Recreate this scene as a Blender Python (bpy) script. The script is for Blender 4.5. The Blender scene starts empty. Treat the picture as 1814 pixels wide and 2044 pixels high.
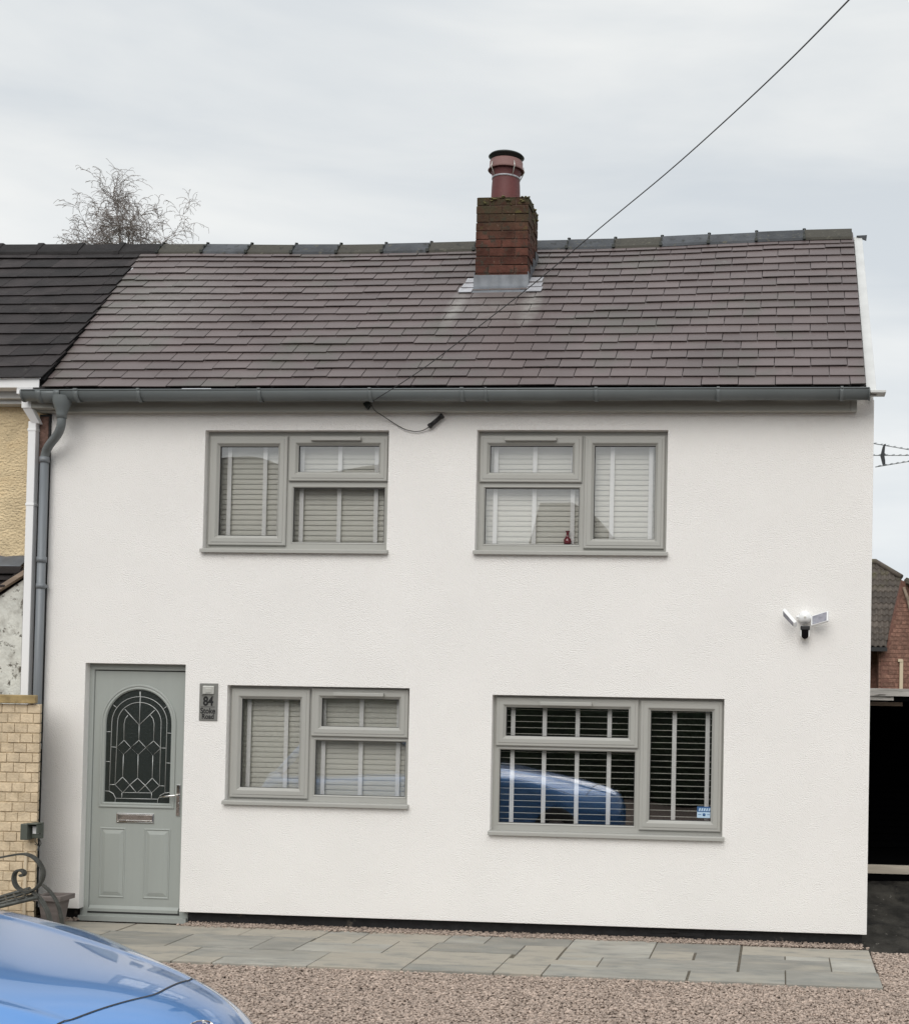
import bpy, bmesh, math, random
import numpy as np
from mathutils import Vector, Matrix, noise as mnoise
random.seed(7); rng = np.random.default_rng(7)
S = bpy.context.scene
COL = S.collection
PI = math.pi
# ------------------------------------------------------------------ camera
CAMROT = [[0.9958362, 0.0893918, 0.0178731], [0.0156232, 0.0258052, -0.9995449], [-0.0898123, 0.9956622, 0.0243012]]     # rows: right, down, forward
FPX, PX, PY = 2700.0, 1314.362, 1322.347
CPOS = Vector((0, -10.5, 1.922))
cam = bpy.data.cameras.new("camera"); co = bpy.data.objects.new("camera", cam); COL.objects.link(co)
r, d, f = [Vector(v) for v in CAMROT]
mw = Matrix((( r.x, -d.x, -f.x, CPOS.x), (r.y, -d.y, -f.y, CPOS.y), (r.z, -d.z, -f.z, CPOS.z), (0, 0, 0, 1)))
co.matrix_world = mw
cam.sensor_fit = 'HORIZONTAL'; cam.sensor_width = 36; cam.lens = FPX/1814*36
cam.shift_x = (907-PX)/1814; cam.shift_y = (PY-1022)/1814
cam.clip_start = .05; cam.clip_end = 3000
S.camera = co
# ------------------------------------------------------------------ light, sky, exposure
SUN_EL, SUN_AZ = math.radians(38), math.radians(182)     # azimuth clockwise from +Y (north = away from camera)
W = bpy.data.worlds.new("World"); S.world = W; W.use_nodes = True
nt = W.node_tree; N = nt.nodes; L = nt.links; N.clear()
def wn(t, **k):
    n = N.new(t)
    for a, b in k.items(): setattr(n, a, b)
    return n
sky = wn('ShaderNodeTexSky', sky_type='NISHITA', sun_disc=False, sun_elevation=SUN_EL, sun_rotation=SUN_AZ, dust_density=4, air_density=1.2)
tc = wn('ShaderNodeTexCoord'); mp = wn('ShaderNodeMapping'); mp.inputs['Scale'].default_value = (1.6, 1.6, 7.5)
mp.inputs['Rotation'].default_value = (0, .05, .4)
L.new(tc.outputs['Generated'], mp.inputs['Vector'])
nz = wn('ShaderNodeTexNoise'); nz.inputs['Scale'].default_value = 1.9; nz.inputs['Detail'].default_value = 6; nz.inputs['Roughness'].default_value = .5; nz.inputs['Distortion'].default_value = .25
L.new(mp.outputs[0], nz.inputs['Vector'])
cr = wn('ShaderNodeValToRGB')
cr.color_ramp.elements[0].position = .33; cr.color_ramp.elements[0].color = (.655, .70, .74, 1)
cr.color_ramp.elements[1].position = .68; cr.color_ramp.elements[1].color = (.86, .875, .87, 1)
L.new(nz.outputs['Fac'], cr.inputs['Fac'])
sep = wn('ShaderNodeSeparateXYZ'); L.new(tc.outputs['Generated'], sep.inputs[0])
m1 = wn('ShaderNodeMapRange'); m1.inputs['From Min'].default_value = .42; m1.inputs['From Max'].default_value = .95; m1.inputs['To Min'].default_value = 8.9; m1.inputs['To Max'].default_value = 15
m1.interpolation_type = 'SMOOTHSTEP'
L.new(sep.outputs['Z'], m1.inputs['Value'])
m2 = wn('ShaderNodeMapRange'); m2.inputs['From Min'].default_value = .0; m2.inputs['From Max'].default_value = .36; m2.inputs['To Min'].default_value = 1.07; m2.inputs['To Max'].default_value = .93
L.new(sep.outputs['Z'], m2.inputs['Value'])
mm = wn('ShaderNodeMath', operation='MULTIPLY'); L.new(m1.outputs[0], mm.inputs[0]); L.new(m2.outputs[0], mm.inputs[1])
vs = wn('ShaderNodeVectorMath', operation='SCALE'); L.new(cr.outputs['Color'], vs.inputs[0]); L.new(mm.outputs[0], vs.inputs['Scale'])
mx = wn('ShaderNodeMix', data_type='RGBA'); mx.inputs['Factor'].default_value = .97
L.new(sky.outputs['Color'], mx.inputs['A']); L.new(vs.outputs[0], mx.inputs['B'])
bg = wn('ShaderNodeBackground'); bg.inputs['Strength'].default_value = .1
L.new(mx.outputs['Result'], bg.inputs['Color'])
ow = wn('ShaderNodeOutputWorld'); L.new(bg.outputs[0], ow.inputs[0])
sd = bpy.data.lights.new("sun", 'SUN'); sd.energy = 1.42; sd.angle = math.radians(46); sd.color = (1, .965, .92)
so = bpy.data.objects.new("sun", sd); COL.objects.link(so)
sdir = Vector((math.sin(SUN_AZ)*math.cos(SUN_EL), math.cos(SUN_AZ)*math.cos(SUN_EL), math.sin(SUN_EL)))
so.rotation_euler = (-sdir).to_track_quat('-Z', 'Y').to_euler(); so.location = (-6, -14, 14)
S.view_settings.view_transform = 'Standard'; S.view_settings.look = 'None'
S.view_settings.exposure = 0.29; S.view_settings.gamma = 1
S.render.engine = 'CYCLES'
S.cycles.max_bounces = 8; S.cycles.transparent_max_bounces = 16

# ------------------------------------------------------------------ helpers
def at(x, y, Y=None, Z=None):
    """pixel of the 1814x2044 view of the photograph -> world point on the plane y=Y or z=Z"""
    v = Vector(((x-PX)/FPX, (y-PY)/FPX, 1))
    w = r*v.x + d*v.y + f*v.z
    t = (Y-CPOS.y)/w.y if Y is not None else (Z-CPOS.z)/w.z
    return CPOS + w*t
def crop(x, y, s, ox, oy): return ((x/s+ox)*.7984, (y/s+oy)*.7984)

class MB:
    def __init__(s): s.v = []; s.f = []; s.sm = []
    def add(s, vs, fs, smooth=False):
        b = len(s.v); s.v += [tuple(q) for q in vs]; s.f += [[b+i for i in q] for q in fs]; s.sm += [smooth]*len(fs); return s
    def box(s, x0, x1, y0, y1, z0, z1, M=None):
        vs = [Vector((x, y, z)) for x in (x0, x1) for y in (y0, y1) for z in (z0, z1)]
        if M is not None: vs = [M @ q for q in vs]
        return s.add(vs, [(0,1,3,2),(4,6,7,5),(0,4,5,1),(2,3,7,6),(0,2,6,4),(1,5,7,3)])
    def prism(s, pts, y0, y1):
        """polygon in the x,z plane extruded in y"""
        n = len(pts)
        vs = [(p[0], y0, p[1]) for p in pts] + [(p[0], y1, p[1]) for p in pts]
        return s.add(vs, [list(range(n)), list(range(2*n-1, n-1, -1))] + [(i, i+n, (i+1) % n+n, (i+1) % n) for i in range(n)])
    def prismx(s, pts, x0, x1):
        n = len(pts)
        vs = [(x0, p[0], p[1]) for p in pts] + [(x1, p[0], p[1]) for p in pts]
        return s.add(vs, [list(range(n)), list(range(2*n-1, n-1, -1))] + [(i, i+n, (i+1) % n+n, (i+1) % n) for i in range(n)])
    def tube(s, pts, rad, n=8, caps=True):
        pts = [Vector(p) for p in pts]
        R = rad if hasattr(rad, '__len__') else [rad]*len(pts)
        vs = []; up = None
        for i, p in enumerate(pts):
            t = (pts[min(i+1, len(pts)-1)]-pts[max(i-1, 0)]).normalized()
            if up is None:
                up = Vector((0, 0, 1)) if abs(t.z) < .9 else Vector((0, 1, 0))
            a = (up - t*up.dot(t)).normalized(); up = a; b = t.cross(a)
            vs += [p + a*math.cos(2*PI*k/n)*R[i] + b*math.sin(2*PI*k/n)*R[i] for k in range(n)]
        fs = [(i*n+k, i*n+(k+1) % n, (i+1)*n+(k+1) % n, (i+1)*n+k) for i in range(len(pts)-1) for k in range(n)]
        s.add(vs, fs, True)
        if caps: s.add(vs[:n], [list(range(n))[::-1]]); s.add(vs[-n:], [list(range(n))])
        return s
    def lathe(s, prof, c=(0, 0, 0), n=24, axis='z', smooth=True):
        vs = []
        for (rr, h) in prof:
            for k in range(n):
                a = 2*PI*k/n; q = (rr*math.cos(a), rr*math.sin(a), h)
                if axis == 'y': q = (q[0], q[2], q[1])
                vs.append((q[0]+c[0], q[1]+c[1], q[2]+c[2]))
        m = len(prof)
        return s.add(vs, [(i*n+k, i*n+(k+1) % n, (i+1)*n+(k+1) % n, (i+1)*n+k) for i in range(m-1) for k in range(n)], smooth)
    def ring(s, outline, prof, closed_loop=True):
        """outline: ccw polygon in x,z; prof: list of (inset, y); mitred frame"""
        n = len(outline); P = [Vector((a, b)) for a, b in outline]; nor = []
        for i in range(n):
            e0 = (P[i]-P[i-1]).normalized(); e1 = (P[(i+1) % n]-P[i]).normalized()
            n0 = Vector((-e0.y, e0.x)); n1 = Vector((-e1.y, e1.x)); m = (n0+n1)
            nor.append(m/max(.3, m.dot(n0)))
        vs = []
        for (ins, y) in prof:
            for i in range(n): q = P[i]+nor[i]*ins; vs.append((q.x, y, q.y))
        m = len(prof)
        return s.add(vs, [(j*n+i, (j+1)*n+i, (j+1)*n+(i+1) % n, j*n+(i+1) % n) for j in range(m-1) for i in range(n)])
    def slab(s, x0, x1, z0, z1, y0, y1, holes, dx=9, dz=9):
        """wall slab between y0 (front) and y1 with rectangular holes (x0,x1,z0,z1)"""
        xs = sorted({x0, x1} | {a for h in holes for a in h[:2]}); zs = sorted({z0, z1} | {a for h in holes for a in h[2:]})
        xs = [a for a in xs if x0 <= a <= x1]; zs = [a for a in zs if z0 <= a <= z1]
        def inside(cx, cz): return any(h[0] < cx < h[1] and h[2] < cz < h[3] for h in holes) or not (x0 < cx < x1 and z0 < cz < z1)
        nx, nz_ = len(xs), len(zs)
        idx = lambda i, j, k: (i*nz_+j)*2+k
        vs = [(x, y, z) for x in xs for z in zs for y in (y0, y1)]
        fs = []
        for i in range(nx-1):
            for j in range(nz_-1):
                if inside((xs[i]+xs[i+1])/2, (zs[j]+zs[j+1])/2): continue
                fs.append((idx(i,j,0), idx(i+1,j,0), idx(i+1,j+1,0), idx(i,j+1,0)))
                fs.append((idx(i,j,1), idx(i,j+1,1), idx(i+1,j+1,1), idx(i+1,j,1)))
                for (di, dj, a, b) in ((-1,0,(i,j),(i,j+1)), (1,0,(i+1,j+1),(i+1,j)), (0,-1,(i+1,j),(i,j)), (0,1,(i,j+1),(i+1,j+1))):
                    ii, jj = i+di, j+dj
                    out = ii < 0 or jj < 0 or ii >= nx-1 or jj >= nz_-1 or inside((xs[ii]+xs[ii+1])/2, (zs[jj]+zs[jj+1])/2)
                    if out: fs.append((idx(*a,0), idx(*b,0), idx(*b,1), idx(*a,1)))
        return s.add(vs, fs)
    def build(s, name, m, parent=None, bevel=0, seg=2, smooth=None):
        me = bpy.data.meshes.new(name); me.from_pydata(s.v, [], s.f); me.update()
        me.polygons.foreach_set('use_smooth', s.sm if smooth is None else [smooth]*len(s.f))
        bm = bmesh.new(); bm.from_mesh(me)
        bmesh.ops.remove_doubles(bm, verts=bm.verts, dist=1e-5)
        bmesh.ops.recalc_face_normals(bm, faces=bm.faces); bm.to_mesh(me); bm.free()
        me.materials.append(m)
        o = bpy.data.objects.new(name, me); COL.objects.link(o)
        if parent is not None: o.parent = parent
        if bevel:
            b = o.modifiers.new('bevel', 'BEVEL'); b.width = bevel; b.segments = seg; b.limit_method = 'ANGLE'; b.angle_limit = math.radians(40)
        return o
def rect(x0, x1, z0, z1): return [(x0, z0), (x1, z0), (x1, z1), (x0, z1)]
def tag(o, label, cat, group=None, kind=None):
    if label: o['label'] = label
    if cat: o['category'] = cat
    if group: o['group'] = group
    if kind: o['kind'] = kind
    return o
def empty(name, loc=(0, 0, 0)):
    """children keep world coordinates: the empty stays at loc, children are shifted back"""
    o = bpy.data.objects.new(name, None); COL.objects.link(o); o.location = loc; o.empty_display_size = .2
    return o
def adopt(root):
    """after the parts of root are built in world coordinates, cancel root's own offset"""
    inv = Matrix.Translation(root.location).inverted()
    for c in root.children: c.matrix_parent_inverse = inv

# ------------------------------------------------------------------ materials
def mat(name, col, rough=.6, metal=0, var=.0, vscale=6, island=.0, bump=0, bscale=60, bdist=.01, coat=0, spots=None, spec=.5, col2=None, stretch=(1,1,1), detail=6, islmix=None):
    m = bpy.data.materials.new(name); m.use_nodes = True; t = m.node_tree; n = t.nodes; l = t.links
    p = n['Principled BSDF']; p.inputs['Roughness'].default_value = rough; p.inputs['Metallic'].default_value = metal
    p.inputs['Coat Weight'].default_value = coat; p.inputs['Coat Roughness'].default_value = .03; p.inputs['Specular IOR Level'].default_value = spec
    tcn = n.new('ShaderNodeTexCoord'); mpn = n.new('ShaderNodeMapping'); mpn.inputs['Scale'].default_value = stretch
    l.new(tcn.outputs['Object'], mpn.inputs['Vector']); vec = mpn.outputs[0]
    rgb = n.new('ShaderNodeRGB'); rgb.outputs[0].default_value = (*col, 1); cur = rgb.outputs[0]
    if var or col2:
        a = n.new('ShaderNodeTexNoise'); a.inputs['Scale'].default_value = vscale; a.inputs['Detail'].default_value = detail; l.new(vec, a.inputs['Vector'])
        k = n.new('ShaderNodeMix'); k.data_type = 'RGBA'
        mr = n.new('ShaderNodeMapRange'); mr.inputs['From Min'].default_value = .32; mr.inputs['From Max'].default_value = .68; l.new(a.outputs['Fac'], mr.inputs['Value'])
        l.new(mr.outputs[0], k.inputs['Factor'])
        if col2: l.new(cur, k.inputs['A']); k.inputs['B'].default_value = (*col2, 1)
        else:
            k.inputs['A'].default_value = (*[c*(1-var) for c in col], 1); k.inputs['B'].default_value = (*[min(1, c*(1+var)) for c in col], 1)
        cur = k.outputs['Result']
    if island:
        g = n.new('ShaderNodeNewGeometry'); mr = n.new('ShaderNodeMapRange'); mr.inputs['To Min'].default_value = 1-island; mr.inputs['To Max'].default_value = 1+island
        l.new(g.outputs['Random Per Island'], mr.inputs['Value'])
        k = n.new('ShaderNodeVectorMath'); k.operation = 'SCALE'; l.new(cur, k.inputs[0]); l.new(mr.outputs[0], k.inputs['Scale']); cur = k.outputs[0]
    if islmix:      # some of the pieces are of another colour (chosen per piece)
        g = n.new('ShaderNodeNewGeometry'); w1 = n.new('ShaderNodeMath'); w1.operation = 'MULTIPLY'; w1.inputs[1].default_value = 7.31; l.new(g.outputs['Random Per Island'], w1.inputs[0])
        w2 = n.new('ShaderNodeMath'); w2.operation = 'FRACT'; l.new(w1.outputs[0], w2.inputs[0])
        w3 = n.new('ShaderNodeMath'); w3.operation = 'LESS_THAN'; w3.inputs[1].default_value = islmix[1]; l.new(w2.outputs[0], w3.inputs[0])
        k = n.new('ShaderNodeMix'); k.data_type = 'RGBA'; l.new(w3.outputs[0], k.inputs['Factor']); l.new(cur, k.inputs['A']); k.inputs['B'].default_value = (*islmix[0], 1); cur = k.outputs['Result']
    for sp in (spots or []):
        scol, sscale, lo, hi = sp[:4]
        a = n.new('ShaderNodeTexNoise'); a.inputs['Scale'].default_value = sscale; a.inputs['Detail'].default_value = 7; a.inputs['Roughness'].default_value = .65; l.new(vec, a.inputs['Vector'])
        mr = n.new('ShaderNodeMapRange'); mr.inputs['From Min'].default_value = lo; mr.inputs['From Max'].default_value = hi; l.new(a.outputs['Fac'], mr.inputs['Value'])
        fac = mr.outputs[0]
        if len(sp) > 4:     # mask that stays on the object: grows between two heights
            sz = n.new('ShaderNodeSeparateXYZ'); l.new(tcn.outputs['Object'], sz.inputs[0])
            m3 = n.new('ShaderNodeMapRange'); m3.inputs['From Min'].default_value = sp[4]; m3.inputs['From Max'].default_value = sp[5]; l.new(sz.outputs['Z'], m3.inputs['Value'])
            m4 = n.new('ShaderNodeMath'); m4.operation = 'MULTIPLY'; l.new(fac, m4.inputs[0]); l.new(m3.outputs[0], m4.inputs[1]); fac = m4.outputs[0]
        k = n.new('ShaderNodeMix'); k.data_type = 'RGBA'; l.new(fac, k.inputs['Factor']); l.new(cur, k.inputs['A']); k.inputs['B'].default_value = (*scol, 1); cur = k.outputs['Result']
    l.new(cur, p.inputs['Base Color'])
    if bump:
        a = n.new('ShaderNodeTexNoise'); a.inputs['Scale'].default_value = bscale; a.inputs['Detail'].default_value = 4; l.new(vec, a.inputs['Vector'])
        b = n.new('ShaderNodeBump'); b.inputs['Strength'].default_value = bump; b.inputs['Distance'].default_value = bdist
        l.new(a.outputs['Fac'], b.inputs['Height']); l.new(b.outputs[0], p.inputs['Normal'])
    return m
def glass_mat(name, refl=.16, wav=.0, tint=(1, 1, 1)):
    m = bpy.data.materials.new(name); m.use_nodes = True; t = m.node_tree; n = t.nodes; l = t.links; n.clear()
    out = n.new('ShaderNodeOutputMaterial'); tr = n.new('ShaderNodeBsdfTransparent'); tr.inputs[0].default_value = (*tint, 1)
    gl = n.new('ShaderNodeBsdfGlossy'); gl.inputs['Roughness'].default_value = .0
    fr = n.new('ShaderNodeLayerWeight'); fr.inputs['Blend'].default_value = .12
    ma = n.new('ShaderNodeMapRange'); ma.inputs['From Min'].default_value = 0; ma.inputs['From Max'].default_value = 1; ma.inputs['To Min'].default_value = refl; ma.inputs['To Max'].default_value = 1
    l.new(fr.outputs['Fresnel'], ma.inputs['Value']); ms = n.new('ShaderNodeMixShader'); l.new(ma.outputs[0], ms.inputs[0]); l.new(tr.outputs[0], ms.inputs[1]); l.new(gl.outputs[0], ms.inputs[2])
    if wav:
        tcn = n.new('ShaderNodeTexCoord'); a = n.new('ShaderNodeTexNoise'); a.inputs['Scale'].default_value = 1.6; a.inputs['Detail'].default_value = 0; l.new(tcn.outputs['Object'], a.inputs['Vector'])
        b = n.new('ShaderNodeBump'); b.inputs['Strength'].default_value = wav; b.inputs['Distance'].default_value = .02; l.new(a.outputs['Fac'], b.inputs['Height']); l.new(b.outputs[0], gl.inputs['Normal'])
    l.new(ms.outputs[0], out.inputs[0]); return m

M = dict(
 render=mat('white_render', (.868, .848, .82), .9, var=.018, vscale=1.4, bump=.75, bscale=110, bdist=.012, spec=.2, stretch=(1, 1, 1.15)),
 frame=mat('grey_green_upvc', (.375, .372, .345), .42, var=.02, vscale=2),
 frame_dark=mat('gasket', (.03, .03, .03), .7),
 door=mat('door_green_grey', (.33, .352, .330), .42, var=.02, vscale=3, bump=.12, bscale=60, bdist=.003, stretch=(6, 6, .6)),
 slate=mat('brown_slate', (.109, .0845, .082), .5, var=.11, vscale=1.9, island=.12, bump=.25, bscale=35, bdist=.006, spec=.35, spots=[((.085, .085, .070), 1.3, .50, .72), ((.22, .21, .20), 2.6, .66, .86), ((.05, .045, .04), 9, .62, .8)]),
 slate_old=mat('black_old_slate', (.021, .0168, .0168), .75, spec=.25, var=.35, vscale=5, island=.45, bump=.5, bscale=30, bdist=.01, spots=[((.055, .05, .045), 11, .60, .75)]),
 underlay=mat('roof_underlay', (.012, .011, .011), .9),
 ridge=mat('ridge_tile_grey', (.050, .054, .060), .7, spec=.3, var=.3, vscale=5, island=.35, islmix=((.050, .046, .036), .25), bump=.5, bscale=45, bdist=.008, spots=[((.10, .095, .07), 22, .58, .70), ((.018, .018, .016), 13, .56, .70)]),
 ridge_old=mat('ridge_tile_black', (.018, .016, .016), .75, spec=.2, var=.3, vscale=9, island=.3, bump=.5, bscale=45, bdist=.008),
 brick=mat('chimney_brick', (.088, .037, .027), .95, spec=.2, var=.38, vscale=9, island=.22, bump=.7, bscale=55, bdist=.008, spots=[((.05, .045, .035), 16, .52, .66), ((.050, .046, .026), 9, .30, .50, 5.95, 6.30), ((.16, .15, .04), 7, .60, .70, 6.0, 6.3), ((.26, .20, .16), 34, .64, .74)]),
 mortar=mat('mortar', (.10, .060, .045), .95, var=.3, vscale=30, bump=.5, bscale=80),
 moss=mat('mossy_mortar', (.10, .095, .045), .95, var=.3, vscale=25, col2=(.22, .19, .08), bump=.8, bscale=45, bdist=.02),
 pot=mat('terracotta_dark', (.105, .024, .023), .6, var=.12, vscale=6, bump=.2, bscale=60),
 pot_rim=mat('terracotta_pink', (.20, .105, .095), .65, var=.1, vscale=8),
 lead=mat('lead_grey', (.125, .135, .15), .5, metal=.25, var=.15, vscale=12, bump=.3, bscale=18, bdist=.01),
 leadbright=mat('lead_new', (.37, .37, .39), .45, metal=.2, var=.15, vscale=14, bump=.3, bscale=25),
 black=mat('black_plastic', (.012, .012, .013), .5),
 cowl=mat('cowl_black', (.025, .028, .025), .45, metal=.5),
 gutter=mat('blue_grey_pvc', (.135, .150, .152), .48, var=.05, vscale=4),
 pipe=mat('pipe_blue_grey', (.17, .185, .20), .4, var=.08, vscale=5, stretch=(8, 8, .6)),
 fascia=mat('fascia_grey', (.34, .335, .30), .5),
 white=mat('white_pvc', (.80, .80, .80), .35),
 whitedirty=mat('white_pvc_weathered', (.54, .545, .535), .6, var=.08, vscale=5),
 blind=mat('blind_slats', (.61, .605, .54), .5, var=.02),
 tape=mat('blind_tape', (.82, .82, .80), .8),
 bitumen=mat('black_plinth', (.012, .012, .013), .6, var=.4, vscale=12, bump=.6, bscale=20, bdist=.01, spots=[((.10, .085, .07), 9, .64, .72)]),
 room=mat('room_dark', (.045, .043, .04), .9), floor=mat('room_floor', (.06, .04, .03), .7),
 chrome=mat('chrome', (.75, .73, .70), .12, metal=1, bump=.15, bscale=9, bdist=.01),
 came=mat('lead_came', (.50, .51, .50), .35, metal=.3),
 dglass=mat('dark_textured_glass', (.020, .026, .024), .16, bump=.35, bscale=60, bdist=.01, spec=.6),
 signmetal=mat('brushed_plaque', (.23, .23, .215), .42, metal=.35, var=.05, vscale=3),
 silver=mat('satin_silver', (.60, .60, .56), .35, metal=.5),
 ink=mat('black_lettering', (.006, .006, .006), .5),
 seclight=mat('white_gloss', (.84, .85, .85), .25), led=mat('led_panel', (.30, .30, .34), .25, var=.2, vscale=30, island=.0), lens=mat('black_gloss', (.004, .004, .005), .08),
 dash=mat('pebble_dash_ochre', (.76, .61, .385), .95, var=.15, vscale=6, bump=1, bscale=40, bdist=.028, spots=[((.16, .11, .06), 40, .64, .72), ((.62, .46, .26), 3, .5, .8)], stretch=(1, 1, 1.5)),
 whitewash=mat('flaking_whitewash', (.62, .62, .57), .95, var=.1, vscale=8, bump=.7, bscale=28, bdist=.015, spots=[((.30, .285, .25), 5, .50, .66), ((.13, .12, .10), 16, .57, .64)]),
 greyrender=mat('grey_rough_render', (.27, .235, .21), .95, var=.3, vscale=18, bump=1, bscale=40, bdist=.02, spots=[((.06, .05, .045), 12, .56, .66)]),
 oldbrick=mat('old_red_brick', (.12, .07, .055), .95, var=.5, vscale=16, bump=.9, bscale=22, bdist=.03),
 buff=mat('buff_brick', (.62, .50, .345), .92, var=.14, vscale=14, island=.10, bump=.7, bscale=60, bdist=.008, spots=[((.48, .38, .25), 9, .50, .75), ((.30, .24, .16), 5, .60, .85)]),
 buffmortar=mat('buff_mortar', (.47, .375, .25), .95, var=.2, vscale=25, bump=.6, bscale=60),
 coping=mat('coping_ochre', (.33, .24, .11), .85, var=.35, vscale=10, bump=.5, bscale=40),
 conduit=mat('cream_conduit', (.60, .50, .36), .6),
 iron=mat('grey_green_iron', (.075, .077, .07), .5, metal=.4, var=.3, vscale=20, bump=.3, bscale=60),
 planter=mat('weathered_planter', (.17, .145, .135), .8, var=.15, vscale=8, bump=.3, bscale=30, stretch=(.4, .4, 5)),
 boxgrey=mat('grey_green_box', (.075, .085, .07), .55),
 label=mat('white_label', (.7, .7, .7), .6),
 gravel=mat('gravel_stones', (.37, .295, .245), .85, var=.25, vscale=30, island=.28),
 gravelbed=mat('gravel_bed', (.17, .13, .11), .95, var=.5, vscale=55, bump=1, bscale=70, bdist=.03, spots=[((.42, .34, .29), 60, .52, .62)]),
 slabs=mat('sandstone_slabs', (.298, .286, .252), .8, islmix=((.345, .315, .262), .25), var=.14, vscale=2.6, island=.26, bump=.3, bscale=26, bdist=.006, spots=[((.18, .185, .172), 4, .48, .75), ((.335, .305, .25), 1.7, .5, .72), ((.12, .11, .095), 22, .66, .76)], stretch=(1, 2.4, 1)),
 joint=mat('slab_joint', (.11, .095, .07), .95, var=.3, vscale=40, bump=.5, bscale=60),
 tarmac=mat('black_sheeting', (.034, .031, .026), .95, spec=.15, var=.55, vscale=5, bump=1, bscale=12, bdist=.03, stretch=(1, .4, 1), spots=[((.16, .15, .13), 16, .64, .70), ((.010, .009, .008), 3, .5, .62)]),
 timber=mat('grey_timber', (.42, .40, .37), .85, var=.25, vscale=7, bump=.5, bscale=20, stretch=(.35, 3, 3), spots=[((.12, .11, .10), 12, .58, .68)]),
 timberred=mat('brown_timber', (.27, .205, .155), .85, var=.25, vscale=7, stretch=(.35, 3, 3)),
 pale_timber=mat('pale_timber', (.50, .44, .36), .8, var=.15, vscale=9, bump=.3, bscale=20, stretch=(.3, 3, 3)),
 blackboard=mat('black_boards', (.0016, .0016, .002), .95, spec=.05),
 redbrick=mat('red_brick_wall', (.215, .115, .085), .9, var=.3, vscale=22, island=.2, bump=.4, bscale=40),
 redcore=mat('red_brick_core', (.17, .085, .065), .95, var=.3, vscale=20, bump=.4, bscale=40),
 pantile=mat('mossy_pantile', (.085, .070, .058), .85, var=.3, vscale=7, island=.25, bump=.6, bscale=30, spots=[((.10, .095, .035), 4, .46, .66, 3.9, 4.45)]),
 bark=mat('twig_bark', (.22, .185, .17), .9, var=.2, vscale=10),
 aerial=mat('aerial_metal', (.32, .33, .34), .5, metal=.6), aerialblack=mat('aerial_black', (.015, .018, .022), .6),
 vase=mat('red_glass_vase', (.16, .004, .012), .08, coat=1),
 paint=mat('blue_metallic_paint', (.075, .225, .52), .28, metal=.5, coat=1.0),
 tyre=mat('tyre', (.02, .02, .02), .8), rim=mat('rim', (.5, .5, .52), .3, metal=.9),
 badge=mat('badge_blue', (.02, .06, .22), .25, coat=1),
 stickerblue=mat('sticker_blue', (.03, .10, .24), .5), stickerpale=mat('sticker_pale', (.42, .56, .70), .5),
 hill=mat('grass_land', (.05, .075, .03), .95, var=.3, vscale=.1),
 road=mat('road_asphalt', (.05, .05, .05), .9, var=.15, vscale=2, bump=.4, bscale=50),
 hedge=mat('hedge_leaves', (.016, .028, .010), .8, var=.5, vscale=5, bump=1, bscale=14, bdist=.15),
 glass=glass_mat('window_glass', .15, .24), carglass=mat('car_glass', (.01, .012, .014), .03, spec=.8),
)

# pale run-off stains on the slates below the two ends of the lead flashing
def run_off(m, marks, col):
    t = m.node_tree; n = t.nodes; l = t.links; p = n['Principled BSDF']; cur = p.inputs['Base Color'].links[0].from_socket
    tcn = n.new('ShaderNodeTexCoord'); a = n.new('ShaderNodeTexNoise'); a.inputs['Scale'].default_value = 14; l.new(tcn.outputs['Object'], a.inputs['Vector'])
    for (x, y, wx, wy, k_) in marks:
        mp = n.new('ShaderNodeMapping'); mp.inputs['Location'].default_value = (-x/wx, -y/wy, 0); mp.inputs['Scale'].default_value = (1/wx, 1/wy, 0)
        l.new(tcn.outputs['Object'], mp.inputs['Vector']); ln = n.new('ShaderNodeVectorMath'); ln.operation = 'LENGTH'; l.new(mp.outputs[0], ln.inputs[0])
        mr = n.new('ShaderNodeMapRange'); mr.inputs['From Min'].default_value = .1; mr.inputs['From Max'].default_value = 1; mr.inputs['To Min'].default_value = k_; mr.inputs['To Max'].default_value = 0; l.new(ln.outputs['Value'], mr.inputs['Value'])
        mu = n.new('ShaderNodeMath'); mu.operation = 'MULTIPLY'; l.new(mr.outputs[0], mu.inputs[0]); l.new(a.outputs['Fac'], mu.inputs[1])
        k = n.new('ShaderNodeMix'); k.data_type = 'RGBA'; l.new(mu.outputs[0], k.inputs['Factor']); l.new(cur, k.inputs['A']); k.inputs['B'].default_value = (*col, 1); cur = k.outputs['Result']
    l.new(cur, p.inputs['Base Color'])
run_off(M['slate'], [(-2.86, .95, .10, .40, 1.1), (-2.20, .98, .11, .42, 1.1), (-2.5, .95, .5, .40, .5), (-5.5, 1.0, .7, .9, .45)], (.30, .29, .27))

# ------------------------------------------------------------------ setting
g = MB()
gx = 700
g.add([(-gx, -gx, -.03), (gx, -gx, -.03), (gx, gx, -.03), (-gx, gx, -.03)], [(0, 1, 2, 3)])
tag(g.build('ground', M['hill']), None, None, kind='structure')
g = MB(); g.add([(-30, -14.5, .0), (30, -14.5, .0), (30, 3, .0), (-30, 3, .0)], [(0, 1, 2, 3)])
tag(g.build('gravel_drive', M['gravelbed']), None, None, kind='structure')
g = MB(); g.add([(-200, -24, .006), (200, -24, .006), (200, -17, .006), (-200, -17, .006)], [(0, 1, 2, 3)])
tag(g.build('road', M['road']), None, None, kind='structure')
g = MB(); g.box(-200, 200, -17, -15, -.02, .12); g.box(-200, 200, -26, -24, -.02, .12)
tag(g.build('pavement', M['slabs']), None, None, kind='structure')

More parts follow.
